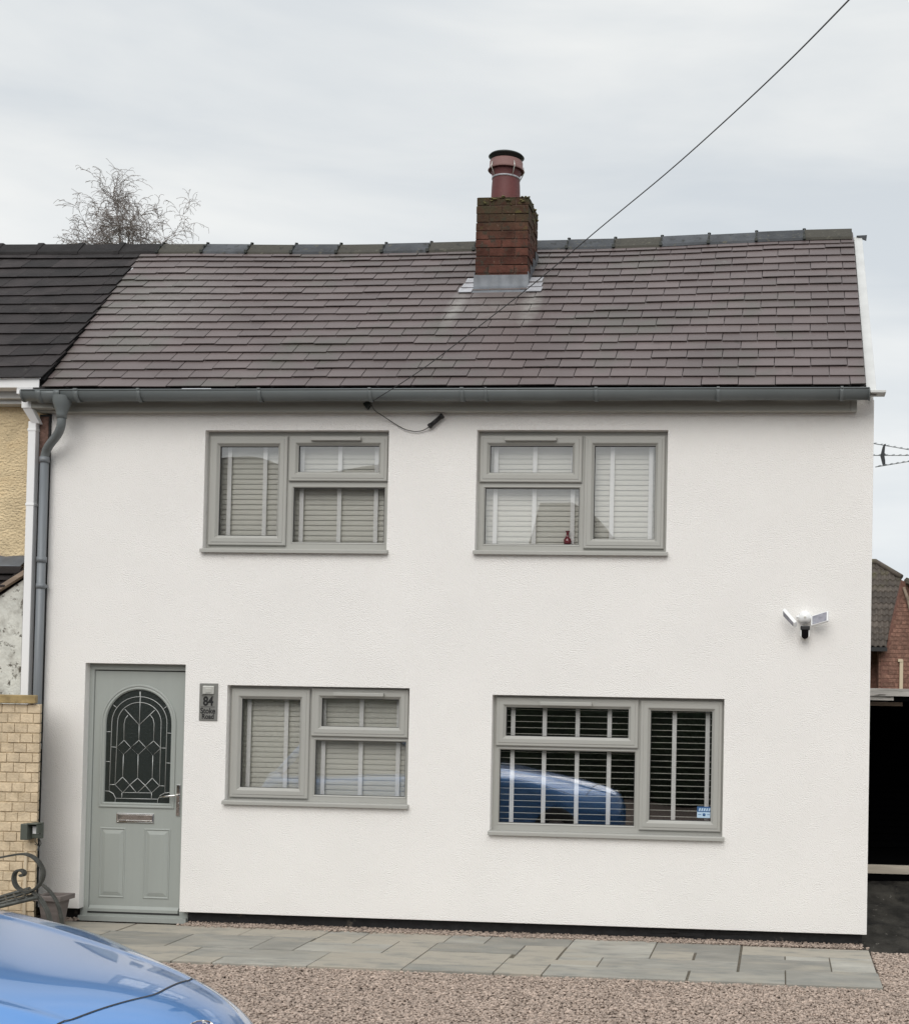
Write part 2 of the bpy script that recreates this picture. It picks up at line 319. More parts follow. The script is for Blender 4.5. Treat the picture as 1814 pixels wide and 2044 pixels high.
SL = [(-5.95,-5.07,-.45,-.12),(-5.05,-4.09,-.45,-.12),(-4.08,-3.47,-.45,-.12),(-3.46,-3.15,-.29,-.12),(-5.95,-5.1,-.96,-.46),(-5.09,-4.44,-.96,-.46),(-4.43,-3.80,-.95,-.46),
 (-3.79,-3.48,-.95,-.46),(-3.46,-3.15,-.61,-.30),(-3.47,-2.83,-.95,-.62),(-3.14,-2.83,-.61,-.47),(-3.14,-2.50,-.46,-.12),(-5.95,-5.2,-1.48,-.97),(-5.19,-4.15,-1.48,-.97),(-4.14,-3.19,-1.27,-.97),
 (-3.85,-3.19,-1.48,-1.28),(-4.14,-3.86,-1.48,-1.28),(-3.18,-2.53,-1.12,-.96),(-3.18,-2.53,-1.48,-1.13),(-2.82,-2.53,-.95,-.47),(-2.52,-1.87,-.80,-.47),(-2.52,-1.90,-1.27,-.81),(-2.52,-1.90,-1.48,-1.28),
 (-2.49,-2.19,-.46,-.13),(-2.18,-1.55,-.46,-.13),(-1.86,-1.56,-.96,-.47),(-1.89,-1.24,-1.11,-.97),(-1.89,-1.57,-1.48,-1.12),(-1.56,-.60,-1.48,-1.17),(-1.56,-1.24,-1.165,-1.12),(-1.54,-.91,-.80,-.14),(-1.54,-1.24,-.96,-.81),
 (-1.23,-.27,-1.16,-.81),(-.90,-.27,-.50,-.16),(-.90,-.60,-.80,-.51),(-.58,-.27,-.80,-.51),(-.25,.69,-.52,-.20),(-.25,.06,-.67,-.53),(.07,.38,-.67,-.53),(-.25,.38,-1.04,-.68),(.39,.69,-1.03,-.53),(.07,.70,-1.50,-1.045),(-.58,.06,-1.49,-1.17),(-.25,.06,-1.165,-1.05)]
g = MB()
for (a, b, c_, e) in SL:
    h = .034+random.uniform(-.0015, .0015); k = -.0008
    g.box(a+k, b-k, c_+k, e-k, -.01, h)
po = g.build('paving_path', M['slabs'], bevel=.003); tag(po, None, None, kind='structure')
g = MB(); g.box(-5.94, .685, -1.47, -.15, -.012, .026); tag(g.build('paving_joints', M['joint']), None, None, kind='structure')
g = MB()
nx_, ny_ = 30, 40; vs = []
for i in range(nx_+1):
    for j in range(ny_+1):
        x = .70+ (i/nx_)*2.6; y = -.22+(j/ny_)*5.2
        if i == 0: x = .62
        z = .012 + .025*mnoise.noise(Vector((x*.9, y*2.3, 3)))+ .01*mnoise.noise(Vector((x*4, y*7, 1))) + (.06*math.exp(-((y-3.2)/.14)**2) if y > 2.4 else 0) + (.05*math.exp(-((y-2.7)/.12)**2) if y > 1.9 else 0)
        vs.append((x, y, max(z, .004)))
g.add(vs, [(i*(ny_+1)+j, (i+1)*(ny_+1)+j, (i+1)*(ny_+1)+j+1, i*(ny_+1)+j+1) for i in range(nx_) for j in range(ny_)], True)
tag(g.build('side_yard', M['tarmac']), None, None, kind='structure')

# gravel stones: real chippings, one object (nobody could count them)
def gravel():
    ico = []; t = (1+5**.5)/2
    V0 = np.array([(-1,t,0),(1,t,0),(-1,-t,0),(1,-t,0),(0,-1,t),(0,1,t),(0,-1,-t),(0,1,-t),(t,0,-1),(t,0,1),(-t,0,-1),(-t,0,1)], float); V0 /= np.linalg.norm(V0[0])
    F0 = np.array([(0,11,5),(0,5,1),(0,1,7),(0,7,10),(0,10,11),(1,5,9),(5,11,4),(11,10,2),(10,7,6),(7,1,8),(3,9,4),(3,4,2),(3,2,6),(3,6,8),(3,8,9),(4,9,5),(2,4,11),(6,2,10),(8,6,7),(9,8,1)])
    P = []
    def scatter(x0, x1, y0, y1, dens):
        n = int((x1-x0)*(y1-y0)*dens); P.append(np.stack([rng.uniform(x0, x1, n), rng.uniform(y0, y1, n)], 1))
    scatter(-4.6, 1.9, -3.1, -1.49, 7000)
    scatter(-5.6, -4.6, -3.1, -1.49, 2500); scatter(-4.6, 1.9, -4.2, -3.1, 2200)
    scatter(-4.72, .66, -.15, .085, 6000)
    scatter(.71, 2.3, -1.50, -.20, 7000); scatter(-6.1, -5.62, -.16, .1, 4500)
    P = np.concatenate(P)
    # a few strays on the edge of the slabs
    ns = 500; P = np.concatenate([P, np.stack([rng.uniform(-4.6, .7, ns), -.15-np.abs(rng.normal(0, .02, ns))], 1), np.stack([rng.uniform(-4.2, .7, ns), -1.49+np.abs(rng.normal(0, .015, ns))], 1)])
    n = len(P)
    near = (P[:, 1] > -.24) & (P[:, 0] < .7)
    base = np.where(near, .018+rng.uniform(0, .014, n)+.014*(P[:, 1] < -.12), rng.uniform(.004, .022, n))
    size = rng.uniform(.0058, .0120, n)*np.where(near, .8, 1)
    sc = size[:, None]*np.stack([rng.uniform(.9, 1.9, n), rng.uniform(.55, 1.0, n), rng.uniform(.4, .85, n)], 1)
    jit = 1+rng.uniform(-.28, .28, (n, 12, 1))
    V = V0[None]*jit*sc[:, None, :]
    a = rng.uniform(0, 2*PI, n); b = rng.normal(0, .5, n); ca, sa, cb, sb = np.cos(a), np.sin(a), np.cos(b), np.sin(b)
    y2 = V[..., 1]*cb[:, None]-V[..., 2]*sb[:, None]; z2 = V[..., 1]*sb[:, None]+V[..., 2]*cb[:, None]; x2 = V[..., 0]
    X = x2*ca[:, None]-y2*sa[:, None]+P[:, 0, None]; Y = x2*sa[:, None]+y2*ca[:, None]+P[:, 1, None]; Z = z2+base[:, None]
    VV = np.stack([X, Y, Z], -1).reshape(-1, 3).astype(np.float32)
    FF = (F0[None]+(np.arange(n)*12)[:, None, None]).reshape(-1).astype(np.int32)
    me = bpy.data.meshes.new('gravel_stones'); me.vertices.add(len(VV)); me.vertices.foreach_set('co', VV.ravel())
    me.loops.add(len(FF)); me.loops.foreach_set('vertex_index', FF)
    nf = len(FF)//3; me.polygons.add(nf); me.polygons.foreach_set('loop_start', np.arange(nf, dtype=np.int32)*3); me.polygons.foreach_set('loop_total', np.full(nf, 3, np.int32))
    me.update(); me.validate(); me.materials.append(M['gravel'])
    o = bpy.data.objects.new('gravel_stones', me); COL.objects.link(o)
    tag(o, 'pinkish brown gravel chippings round the paving path', 'gravel', kind='stuff')
gravel()

# ------------------------------------------------------------------ the white house
house = tag(empty('white_house', (-2.6, 0, 0)), 'white rendered two storey end house with grey windows and brown slate roof', 'house')
XL, XR = -5.955, .688
UL = dict(O=(-4.652,-3.138,3.040,3.996), A=(-4.632,-3.986,3.073,3.958), gA=(-4.548,-4.071,3.153,3.891), B=(-3.972,-3.160,3.596,3.959), gB=(-3.899,-3.243,3.670,3.894), C=(-3.937,-3.183,3.102,3.546), v=(-3.784,-3.372,3.920,3.943))
UR = dict(O=(-2.423,-.906,3.043,3.999), A=(-1.567,-.930,3.070,3.962), gA=(-1.489,-1.004,3.151,3.891), B=(-2.408,-1.588,3.593,3.963), gB=(-2.324,-1.660,3.673,3.890), C=(-2.367,-1.608,3.100,3.550), v=(-2.205,-1.790,3.920,3.944))
LL = dict(O=(-4.415,-2.924,1.024,1.941), A=(-4.398,-3.752,1.041,1.916), gA=(-4.311,-3.833,1.126,1.847), B=(-3.735,-2.945,1.546,1.929), gB=(-3.654,-3.019,1.626,1.851), C=(-3.705,-2.964,1.073,1.512), v=(-3.549,-3.139,1.872,1.895))
LR = dict(O=(-2.256,-.430,.838,1.901), A=(-1.086,-.446,.865,1.880), gA=(-1.005,-.524,.943,1.803), B=(-2.234,-1.104,1.502,1.884), gB=(-2.159,-1.181,1.584,1.810), C=(-2.203,-1.126,.891,1.471), v=(-1.880,-1.469,1.827,1.852))
DO = (-5.608, -4.767, -.5, 2.100)
WB = .116                               # underside of the render
g = MB(); g.slab(XL, XR, WB, 4.235, 0, .10, [w['O'] for w in (UL, UR, LL, LR)]+[(-5.608, -4.767, WB-.0, 2.100)])
# structural wall behind the insulation, with gable and rear walls
IN = [(w['O'][0]-.03, w['O'][1]+.03, w['O'][2]-.03, w['O'][3]+.03) for w in (UL, UR, LL, LR)]
wall = g.build('wall', M['render'], house, bevel=.004, seg=2)
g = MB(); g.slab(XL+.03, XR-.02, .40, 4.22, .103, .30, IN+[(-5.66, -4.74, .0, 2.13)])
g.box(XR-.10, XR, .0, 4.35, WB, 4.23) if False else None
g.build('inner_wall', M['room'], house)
g = MB(); g.prismx([(.102, WB), (4.6, WB), (4.6, 4.28), (2.2, 6.13), (.102, 4.40)], XR-.10, XR)
g.build('gable_wall', M['render'], house)
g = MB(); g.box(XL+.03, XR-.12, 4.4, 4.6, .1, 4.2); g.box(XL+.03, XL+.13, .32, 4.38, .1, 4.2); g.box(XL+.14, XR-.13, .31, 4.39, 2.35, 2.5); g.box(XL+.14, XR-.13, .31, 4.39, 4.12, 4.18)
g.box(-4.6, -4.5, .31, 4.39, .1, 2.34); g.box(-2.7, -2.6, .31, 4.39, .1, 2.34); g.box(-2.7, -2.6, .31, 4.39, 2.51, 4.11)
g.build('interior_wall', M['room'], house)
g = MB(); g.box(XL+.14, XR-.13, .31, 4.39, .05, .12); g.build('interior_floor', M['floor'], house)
# black plinth seen under the render
g = MB(); vs = []
g.box(-4.74, XR-.03, .085, .30, -.02, .395); g.box(-5.93, -5.64, .085, .30, -.02, .395); g.box(XR-.12, XR-.03, .301, 4.58, -.02, .10)
for (a, b_, zz) in ((-1.02, -.76, .078), (-.83, -.55, .06), (-.44, -.2, .088)): g.box(a, b_, .078, .0849, zz-.018, zz+.012)
g.build('plinth', M['bitumen'], house, bevel=.004)

def window(wd, side):
    O, A, gA, B, gB, C, v = [wd[k] for k in ('O', 'A', 'gA', 'B', 'gB', 'C', 'v')]
    fr = MB(); e = .012
    hol = [(A[0]+e, A[1]-e, A[2]+e, A[3]-e), (B[0]+e, B[1]-e, B[2]+e, B[3]-e), (C[0]-e, C[1]+e, C[2]-e, C[3]+e)]
    fr.slab(O[0]-.02, O[1]+.02, O[2]-.02, O[3]+.02, .070, .135, hol)
    fo = fr.build('window', M['frame'], house, bevel=.003)
    # fixed light bead
    b = MB(); b.ring(rect(C[0]-e, C[1]+e, C[2]-e, C[3]+e), [(-.001, .069), (.004, .067), (.013, .078), (.013, .095)]); b.build('bead', M['frame'], fo)
    for (R, G) in ((A, gA), (B, gB)):
        w = ((G[0]-R[0])+(R[1]-G[1])+(G[2]-R[2])+(R[3]-G[3]))/4
        s_ = MB(); s_.ring(rect(*R), [(0, .0695), (0, .052), (.006, .047), (w*.30, .047), (w*.34, .043), (w*.72, .043), (w*.80, .048), (w-.004, .062), (w, .064), (w, .095)])
        s_.build('sash', M['frame'], fo)
        q = MB(); q.ring(rect(R[0]+w, R[1]-w, R[2]+w, R[3]-w), [(-.0005, .072), (.004, .074), (.004, .09)]); q.build('gasket', M['frame_dark'], fo)
        q = MB(); q.box(R[0]+w-.005, R[1]-w+.005, .080, .084, R[2]+w-.005, R[3]-w+.005); q.build('pane', M['glass'], fo)
    q = MB(); q.ring(rect(C[0]+.001, C[1]-.001, C[2]+.001, C[3]-.001), [(-.0005, .080), (.004, .082), (.004, .094)]); q.build('gasket', M['frame_dark'], fo)
    q = MB(); q.box(C[0]-.002, C[1]+.002, .088, .092, C[2]-.002, C[3]+.002); q.build('pane', M['glass'], fo)
    q = MB(); q.box(v[0], v[1], .012, .0425, v[2]-.002, v[3]+.003); q.box(v[0]+.01, v[1]-.01, .034, .0425, v[2]-.006, v[3]-.001); q.build('trickle_vent', M['frame'], fo, bevel=.004)
    # sill: sloping nose
    q = MB(); z = O[2]
    q.prismx([(.069, z+.004), (-.035, z-.004), (-.040, z-.008), (-.040, z-.034), (-.034, z-.036), (-.030, z-.030), (-.001, z-.026), (-.001, z-.0), (.069, z-.0)], O[0]+.001, O[1]-.001)
    q.prismx([(-.0015, z-.0005), (-.035, z-.0045), (-.041, z-.009), (-.041, z-.035), (-.0015, z-.030)], O[0]-.008, O[1]+.016)
    q.build('sill', M['frame'], fo, bevel=.002)
    return fo
wobs = [window(UL, 0), window(UR, 1), window(LL, 0), window(LR, 1)]
for o, t in zip(wobs, ('upper window over the door side', 'upper window with the red vase', 'lower window beside the front door', 'large lower window with open blind')): o['label'] = 'grey ' + t

# front door
KD = (3.0054, 190, 1640)
def dpt(x, y, Y=.1): p = at(*crop(x, y, *KD), Y=Y); return (p.x, p.z)
def fill_with_hole(outer, inner, y0, y1, name, m, parent, bevel=0):
    bm = bmesh.new()
    def loop(pts, y): 
        vv = [bm.verts.new((p[0], y, p[1])) for p in pts]; return vv, [bm.edges.new((vv[i], vv[(i+1) % len(vv)])) for i in range(len(vv))]
    vo, eo = loop(outer, y0); vi, ei = loop(inner, y0)
    bmesh.ops.triangle_fill(bm, edges=eo+ei, use_beauty=True)
    ret = bmesh.ops.extrude_face_region(bm, geom=list(bm.faces)); 
    bmesh.ops.translate(bm, verts=[q for q in ret['geom'] if isinstance(q, bmesh.types.BMVert)], vec=(0, y1-y0, 0))
    bmesh.ops.recalc_face_normals(bm, faces=bm.faces)
    me = bpy.data.meshes.new(name); bm.to_mesh(me); bm.free(); me.materials.append(m)
    o = bpy.data.objects.new(name, me); COL.objects.link(o); o.parent = parent
    if bevel:
        b = o.modifiers.new('bevel', 'BEVEL'); b.width = bevel; b.segments = 2; b.limit_method = 'ANGLE'
    return o
g = MB()          # door frame, carried down past the render to the threshold
fx0, fx1, fz1 = -5.640, -4.730, 2.12
g.ring([(fx0, .012), (fx1, .012), (fx1, fz1), (fx0, fz1)], [(0, .135), (0, .080), (.006, .0745), (.068, .0745), (.072, .079), (.072, .135)])
g.box(fx0+.001, fx1-.001, .045, .0735, .0125, .055)
door = g.build('door', M['door'], house, bevel=.002); door['label'] = 'grey green front door with arched leaded glass'
GX0, GX1, GZ0, GZ1 = -5.466, -4.913, .973, 1.891
rad = (GX1-GX0)/2; cx = (GX0+GX1)/2; zs = GZ1-rad
def arch(off=0, n=28):
    return [(GX0-off, GZ0-off), (GX1+off, GZ0-off)] + [(cx+(rad+off)*math.cos(PI*k/n), zs+(rad+off)*math.sin(PI*k/n)) for k in range(0, n+1)]
leafx0, leafx1, leafz0, leafz1 = -5.566, -4.806, .087, 2.040
leaf = fill_with_hole(rect(leafx0, leafx1, leafz0, leafz1), arch(.0), .088, .125, 'door_leaf', M['door'], door)
g = MB()
g.ring(arch(.043), [(0, .089), (.001, .080), (.006, .077), (.016, .077), (.020, .083), (.030, .080), (.036, .080), (.0425, .090), (.043, .105)])
g.build('glazing_surround', M['door'], door, bevel=.0015)
g = MB(); g.prism(arch(.002), .100, .106); dg = g.build('leaded_glass', M['dglass'], door)
C3 = lambda pts: [(lambda p: (p.x, p.y, p.z))(at(*crop(x, y, *KD), Y=.0985)) for x, y in pts]
came = MB()
def seg(pts, rad_=.0033): came.tube(C3(pts), rad_*.82, 6)
def arcpts(xl, yl, xr, yr, ytop, ybl, xbl, ybr, xbr, n=20):
    """border that climbs one side, runs over the arch and falls the other side (photo pixels)"""
    P_ = [(xbl, ybl)]
    c0x = (xl+xr)/2; c0y = (yl+yr)/2
    for k in range(n+1):
        a = PI - PI*k/n
        P_.append((c0x+(xr-xl)/2*math.cos(a)+ (6*math.sin(a)), c0y+(yr-yl)/2*math.cos(a)-(c0y-ytop)*math.sin(a)))
    P_.append((xbr, ybr)); return P_
seg(arcpts(270, 497, 684, 507, 307, 1018, 250, 1030, 668))
seg(arcpts(313, 497, 640, 507, 350, 968, 293, 978, 627))
for q in ([(485,268),(476,518)], [(368,402),(475,520)], [(592,408),(475,520)], [(475,520),(473,635)], [(390,448),(371,472),(362,510),(360,635)], [(560,447),(579,473),(587,510),(583,640)],
          [(362,635),(305,688),(357,742),(412,690),(362,635)], [(473,635),(412,690),(467,745),(525,690),(473,635)], [(583,640),(525,690),(578,750),(637,693),(583,640)],
          [(262,684),(305,688)], [(637,693),(680,694)], [(357,742),(350,912)], [(467,745),(463,920)], [(578,750),(573,920)],
          [(350,912),(293,968),(350,1028),(405,970),(350,912)], [(463,920),(405,970),(355,1026)], [(405,970),(455,1030)], [(463,920),(520,975),(568,1030)], [(573,920),(520,975),(460,1030)], [(573,920),(627,977),(568,1030)],
          [(252,968),(293,968)], [(627,977),(665,979)], [(350,1028),(568,1031)], [(346,1030),(344,1068)], [(568,1030),(567,1074)], [(297,1071),(613,1078)],
          [(211,1015),(250,1018),(280,1036),(297,1068),(293,1104)], [(706,1028),(668,1031),(634,1049),(615,1080),(611,1110)],
          [(226,570),(262,571)], [(222,794),(257,796)], [(280,370),(308,390)], [(682,380),(655,400)], [(683,580),(720,583)], [(675,805),(712,808)], [(480,268),(480,310)]): seg(q)
came.build('lead_came', M['came'], dg)
def raised(x0, x1, z0, z1, name):
    g = MB(); g.ring(rect(x0, x1, z0, z1), [(0, .0885), (.004, .083), (.010, .0815), (.018, .0885)]); 
    g.ring(rect(x0+.018, x1-.018, z0+.018, z1-.018), [(0, .0884), (.003, .0872), (.030, .0800), (.031, .0795)])
    g.box(x0+.049, x1-.049, .0795, .0875, z0+.049, z1-.049)
    return g.build(name, M['door'], door)
raised(-5.492, -5.272, .198, .768, 'panel'); raised(-5.116, -4.896, .198, .768, 'panel')
g = MB(); g.ring(rect(-5.354, -5.036, .808, .889), [(0, .0879), (.001, .079), (.009, .077), (.013, .082), (.013, .086)]); g.box(-5.341, -5.049, .081, .0875, .821, .876)
g.box(-5.335, -5.055, .074, .0809, .826, .832); g.build('letter_plate', M['chrome'], door, bevel=.002)
g = MB(); g.box(-4.854, -4.820, .079, .0879, .874, 1.129); hp = g.build('handle', M['chrome'], door, bevel=.012, seg=4)
g = MB(); g.tube([(-4.837, .079, 1.043), (-4.837, .045, 1.043), (-4.848, .036, 1.042), (-4.90, .033, 1.037), (-4.975, .036, 1.026)], [.009, .008, .009, .009, .007], 10); g.tube([(-4.837, .079, .975), (-4.837, .070, .975)], .009, 10)
g.build('lever', M['chrome'], hp)
g = MB(); g.box(leafx0+.004, leafx1-.004, .066, .0875, .089, .112); g.prismx([(.0875, .112), (.066, .112), (.0875, .135)], leafx0+.004, leafx1-.004); g.build('weather_bar', M['door'], door)
g = MB(); g.box(leafx0-.006, leafx1+.006, .070, .0875, .0745, .0865); g.build('weather_seal', M['frame_dark'], door)
g = MB(); g.box(fx0+.012, fx1-.012, .140, .3, .05, 2.1); g.build('door_backing', M['room'], door)

# roof --------------------------------------------------------------------
EY, EZ, RS = -.20, 4.292, .828
def sag(x, t): 
    k = [(-9, .0), (-6.14, -.015), (-4.15, -.04), (-2.0, -.02), (.6, .045)]
    for (a, u), (b, v) in zip(k, k[1:]):
        if x <= b: q = (x-a)/(b-a); q = q*q*(3-2*q); return (u+(v-u)*q)*t**1.5
    return .045*t**1.5
RY = 2.12
def rz(x, y): return EZ+(y-EY)*RS + sag(x, max(0, (y-EY)/(RY-EY)))
seam = lambda y: -5.93 - .31*(y-EY)/(RY-EY)
XE = .612
th = math.atan(RS); ct, st = math.cos(th), math.sin(th); nrm = Vector((0, -st, ct))
def slates(name, m, xa, xb, rows, sw, clipL, clipR, parent, jitter=.008, lift=.022, hoff=0.):
    g = MB(); 
    for i in range(len(rows)-1):
        y0, y1 = rows[i], rows[i+1]; off = (i % 2)*sw/2 + random.uniform(-.01, .01)
        x = xa - off
        while x < xb:
            l_, r_ = x, x+sw
            L0, L1 = max(l_, clipL(y0)), max(l_, clipL(y1)); R0, R1 = min(r_, clipR(y0)), min(r_, clipR(y1))
            if R0-L0 > .02:
                gp = .0030; j = random.uniform(-jitter, jitter); t = .007; yt = y1+(y1-y0)*.6
                lf = lift+random.uniform(-.0015, .0025)
                zl = lambda xx, yy, h: Vector((xx, yy, rz(xx, yy)+hoff)) + nrm*h
                L2, R2 = max(l_, clipL(yt)), min(r_, clipR(yt))
                if R2-L2 < .01: L2, R2 = L1, max(R1, L1+.01)
                a = zl(L0+gp, y0+j*.6, lf); b = zl(R0-gp, y0+j, lf); c = zl(R2-gp, yt, .001); d_ = zl(L2+gp, yt, .001)
                lo = [p_-nrm*t for p_ in (a, b, c, d_)]
                g.add([a, b, c, d_]+lo, [(0,1,2,3),(0,4,5,1),(1,5,6,2),(3,7,4,0)])
            x += sw
    return g.build(name, m, parent)
rows = [EY+(RY-.08-EY)*k/18.6 for k in range(18)]; rows += [rows[-1]+.085, rows[-1]+.085+.135]
roof_b = MB()      # boarding under the slates
nx = 24; vs = []
for i in range(nx+1):
    x = seam(0)-.2+(XE-.01-seam(0)+.2)*i/nx
    for (yy) in (EY+.02, .7, 1.4, RY): vs.append((x, yy, rz(x, yy)-.012))
roof_b.add(vs, [(i*4+j, (i+1)*4+j, (i+1)*4+j+1, i*4+j+1) for i in range(nx) for j in range(3)])
vs = [(seam(0)-.2, RY, rz(-6, RY)-.012), (XE, RY, rz(.6, RY)-.012), (XE, 4.7, 4.25), (seam(0)-.2, 4.7, 4.25)]
roof_b.add(vs, [(0, 1, 2, 3)])
roofo = roof_b.build('roof', M['underlay'], house)
slates('slates', M['slate'], -6.6, XE, rows, .2835, seam, lambda y: XE, roofo)
# ridge tiles
def ridge_run(x0, x1, n, m, name, parent, hgt=.0, clip=True):
    g = MB(); 
    for i in range(n):
        a = x0+(x1-x0)*i/n+.004; b = x0+(x1-x0)*(i+1)/n-.004; dz = random.uniform(-.004, .004)
        pr = []
        for (dy, dz_) in ((-.125, -.085), (-.118, -.062), (-.02, .028), (0, .034), (.02, .028), (.118, -.062), (.125, -.085), (.10, -.085), (0, .012), (-.10, -.085)): pr.append((dy*1.2, dz_*1.25))
        vs = []
        for xx in (a, b):
            for (dy, dz_) in pr: vs.append((xx, RY+dy, rz(xx, RY)+dz_+dz+hgt))
        k = len(pr); g.add(vs, [list(range(k)), list(range(2*k-1, k-1, -1))]+[(q, q+k, (q+1) % k+k, (q+1) % k) for q in range(k)])
    return g.build(name, m, parent, bevel=.003)
XRG0 = -6.06
rr = ridge_run(XRG0, .60, 15, M['ridge'], 'ridge_tiles', roofo, .004)
g = MB()
for i in range(16):
    x = XRG0+(.60-XRG0)*i/15
    if x > .5: continue
    z = rz(x, RY)+.004
    g.tube([(x, RY-.156, z-.104), (x, RY-.146, z-.075), (x, RY-.02, z+.044)], .0055, 6); g.lathe([(.0, .0), (.016, .0), (.016, .012), (0, .014)], (x, RY, z+.044), 10)
    g.box(x-.014, x+.014, RY-.163, RY-.146, z-.092, z-.066)
    g.box(x-.006, x+.006, RY-.10, RY-.04, z-.045, z-.0)
    g.build('ridge_clip', M['cowl'], roofo); g = MB()
# dark mortar line beneath the ridge tiles
g = MB()
for i in range(30):
    a = XRG0+(.59-XRG0)*i/30; b = XRG0+(.59-XRG0)*(i+1)/30
    vs = [(xx, RY+dy, rz(xx, RY)+dz) for xx in (a, b) for (dy, dz) in ((-.135, -.118), (-.135, -.07), (.0, -.02))]
    g.add(vs, [(0, 3, 4, 1), (1, 4, 5, 2)])
g.build('ridge_bedding', M['frame_dark'], roofo)
g = MB()   # small white droppings / metal dab on the slates
p = at(1662, 564, Y=.9); 
for (x, y, s_) in ((1662, 565, .012),):
    q = at(x, y, Y=1.32); zz = rz(q.x, q.y)
# verge: white sloping trim on the gable
g = MB()
def vy(y, o): return rz(.6, y)+o
P0 = [(-.20, vy(-.2, -.055)), (2.13, vy(2.13, -.035)), (2.13, vy(2.13, -.19)), (.05, vy(.05, -.20)), (-.22, vy(-.2, -.075))]
g.prismx(P0, XE+.006, XR+.006)
g.build('verge_trim', M['whitedirty'], roofo, bevel=.003)
g = MB(); z0 = vy(-.2, -.045)
g.prismx([(-.27, z0-.016), (-.27, z0+.002), (-.12, z0+.012), (-.12, z0-.016)], XE+.03, XR+.07)
g.build('verge_cap', M['whitedirty'], roofo, bevel=.002)
zt = vy(2.13, -.035); g = MB(); g.add([(XE+.03, 2.10, zt+.004), (XR+.05, 2.10, zt+.008), (XR+.045, 2.12, zt-.035), (XE+.03, 2.14, zt+.004), (XR+.05, 2.14, zt+.008), (XR+.045, 2.14, zt-.035)], [(0,1,2),(5,4,3),(0,3,4,1),(1,4,5,2),(2,5,3,0)])
g.build('verge_tip', M['lead'], roofo)
# fascia and soffit box
g = MB(); g.box(XL-.09, .552, -.085, -.002, 4.130, 4.262); fa = g.build('fascia', M['fascia'], house, bevel=.003)
g = MB(); g.box(.505, .553, -.092, -.0855, 4.122, 4.21); g.build('fascia_end', M['fascia'], fa, bevel=.003)
g = MB(); g.box(XL-.09, XL+.1, -.16, -.086, 4.145, 4.20); g.build('fascia_end', M['fascia'], fa, bevel=.003)
# gutter: open half round
GR, GY, GZ = .056, -.215, 4.262
g = MB()
def halfround(x0, x1, R0, t=.003, n=14, zt=GZ):
    vs = []
    for xx in (x0, x1):
        for rr_ in (R0, R0-t):
            for k in range(n+1):
                a = PI+PI*k/n; vs.append((xx, GY+rr_*math.cos(a), zt+rr_*math.sin(a)*1.35))
    m_ = n+1
    fs = [(k, k+1, 2*m_+k+1, 2*m_+k) for k in range(n)]+[(m_+k+1, m_+k, 3*m_+k, 3*m_+k+1) for k in range(n)]
    fs += [(0, m_, 3*m_, 2*m_), (m_-1, 2*m_-1, 4*m_-1, 3*m_-1)]
    fs += [(k, m_+k, m_+k+1, k+1) for k in range(n)]+[(2*m_+k, 2*m_+k+1, 3*m_+k+1, 3*m_+k) for k in range(n)]
    g.add(vs, fs, True)
halfround(-6.068, .636, GR)
g.tube([(-6.068, GY-GR, GZ+.004), (.636, GY-GR, GZ+.004)], .0062, 8)
gut = g.build('gutter', M['gutter'], house)
g = MB()
for px, w in ((275, .03), (516, .03), (737, .03), (1189, .03), (1433, .03), (1680, .028), (921, .035), (969, .02), (150, .04)):
    x = at(px, 792, Y=GY-GR).x; halfround(x-w/2, x+w/2, GR+.005, .004, zt=GZ-.002); g.box(x-w/2+.004, x+w/2-.004, GY-GR-.012, GY-GR+.012, GZ+.002, GZ+.015); g.build('gutter_bracket', M['gutter'], gut); g = MB()
for a_, b_, rr_, tt in ((-6.076, -6.062, GR+.004, .05), (.630, .640, GR+.004, .05)):
    g = MB(); halfround(a_, b_, rr_, tt); g.build('stop_end', M['gutter'], gut)
g = MB(); halfround(-5.94, -5.75, GR+.005, .003, zt=GZ-.004); g.build('union', M['gutter'], gut)
for a_ in (-5.945, -5.79):
    g = MB(); halfround(a_, a_+.045, GR+.009, .004); g.build('gutter_bracket', M['gutter'], gut)
ox = at(124, 800, Y=GY).x
g = MB(); g.lathe([(.075, .0), (.072, -.045), (.062, -.075), (.048, -.115), (.040, -.145), (.040, -.175), (.036, -.176)], (ox, GY, GZ-.035), 20)
P5 = lambda x, y, Y: tuple(at(*crop(x, y, 3.407, 0, 900), Y=Y))
pts = [(ox, GY, GZ-.20), (ox, GY, GZ-.26), P5(508, 600, -.195), P5(485, 645, -.17), P5(425, 715, -.12), P5(398, 762, -.085), P5(383, 810, -.07), P5(380, 850, -.07)]
sm = []
for i in range(len(pts)-1):
    for k in range(3): sm.append(Vector(pts[i]).lerp(Vector(pts[i+1]), k/3))
sm.append(Vector(pts[-1]))
for _ in range(2): sm = [sm[0]]+[(sm[i-1]+sm[i]*2+sm[i+1])/4 for i in range(1, len(sm)-1)]+[sm[-1]]
g.tube(sm, .034, 16)
g.build('gutter_outlet', M['gutter'], gut)
px_ = pts[-1][0]
g = MB(); g.tube([(px_, -.07, pts[-1][2]+.02), (px_-.006, -.07, .0)], .0335, 18)
for zc in (pts[-1][2]-.0, 2.93, 1.42, .6): g.tube([(px_, -.07, zc+.022), (px_, -.07, zc-.022)], .0395, 18)
zc = at(82, 1170, Y=-.07).z; g.box(px_-.042, px_+.042, -.075, -.03, zc-.012, zc+.012); g.tube([(px_, -.07, zc+.02), (px_, -.07, zc-.02)], .038, 18)
zc = at(78, 1350, Y=-.07).z
dp = g.build('downpipe', M['pipe'], house)
g = MB(); g.box(XL-.085, XL-.001, -.03, .10, WB, 4.12) ; g.build('dark_gap_strip', M['bitumen'], house)  # solid black strip standing in for the shaded gap at the wall edge
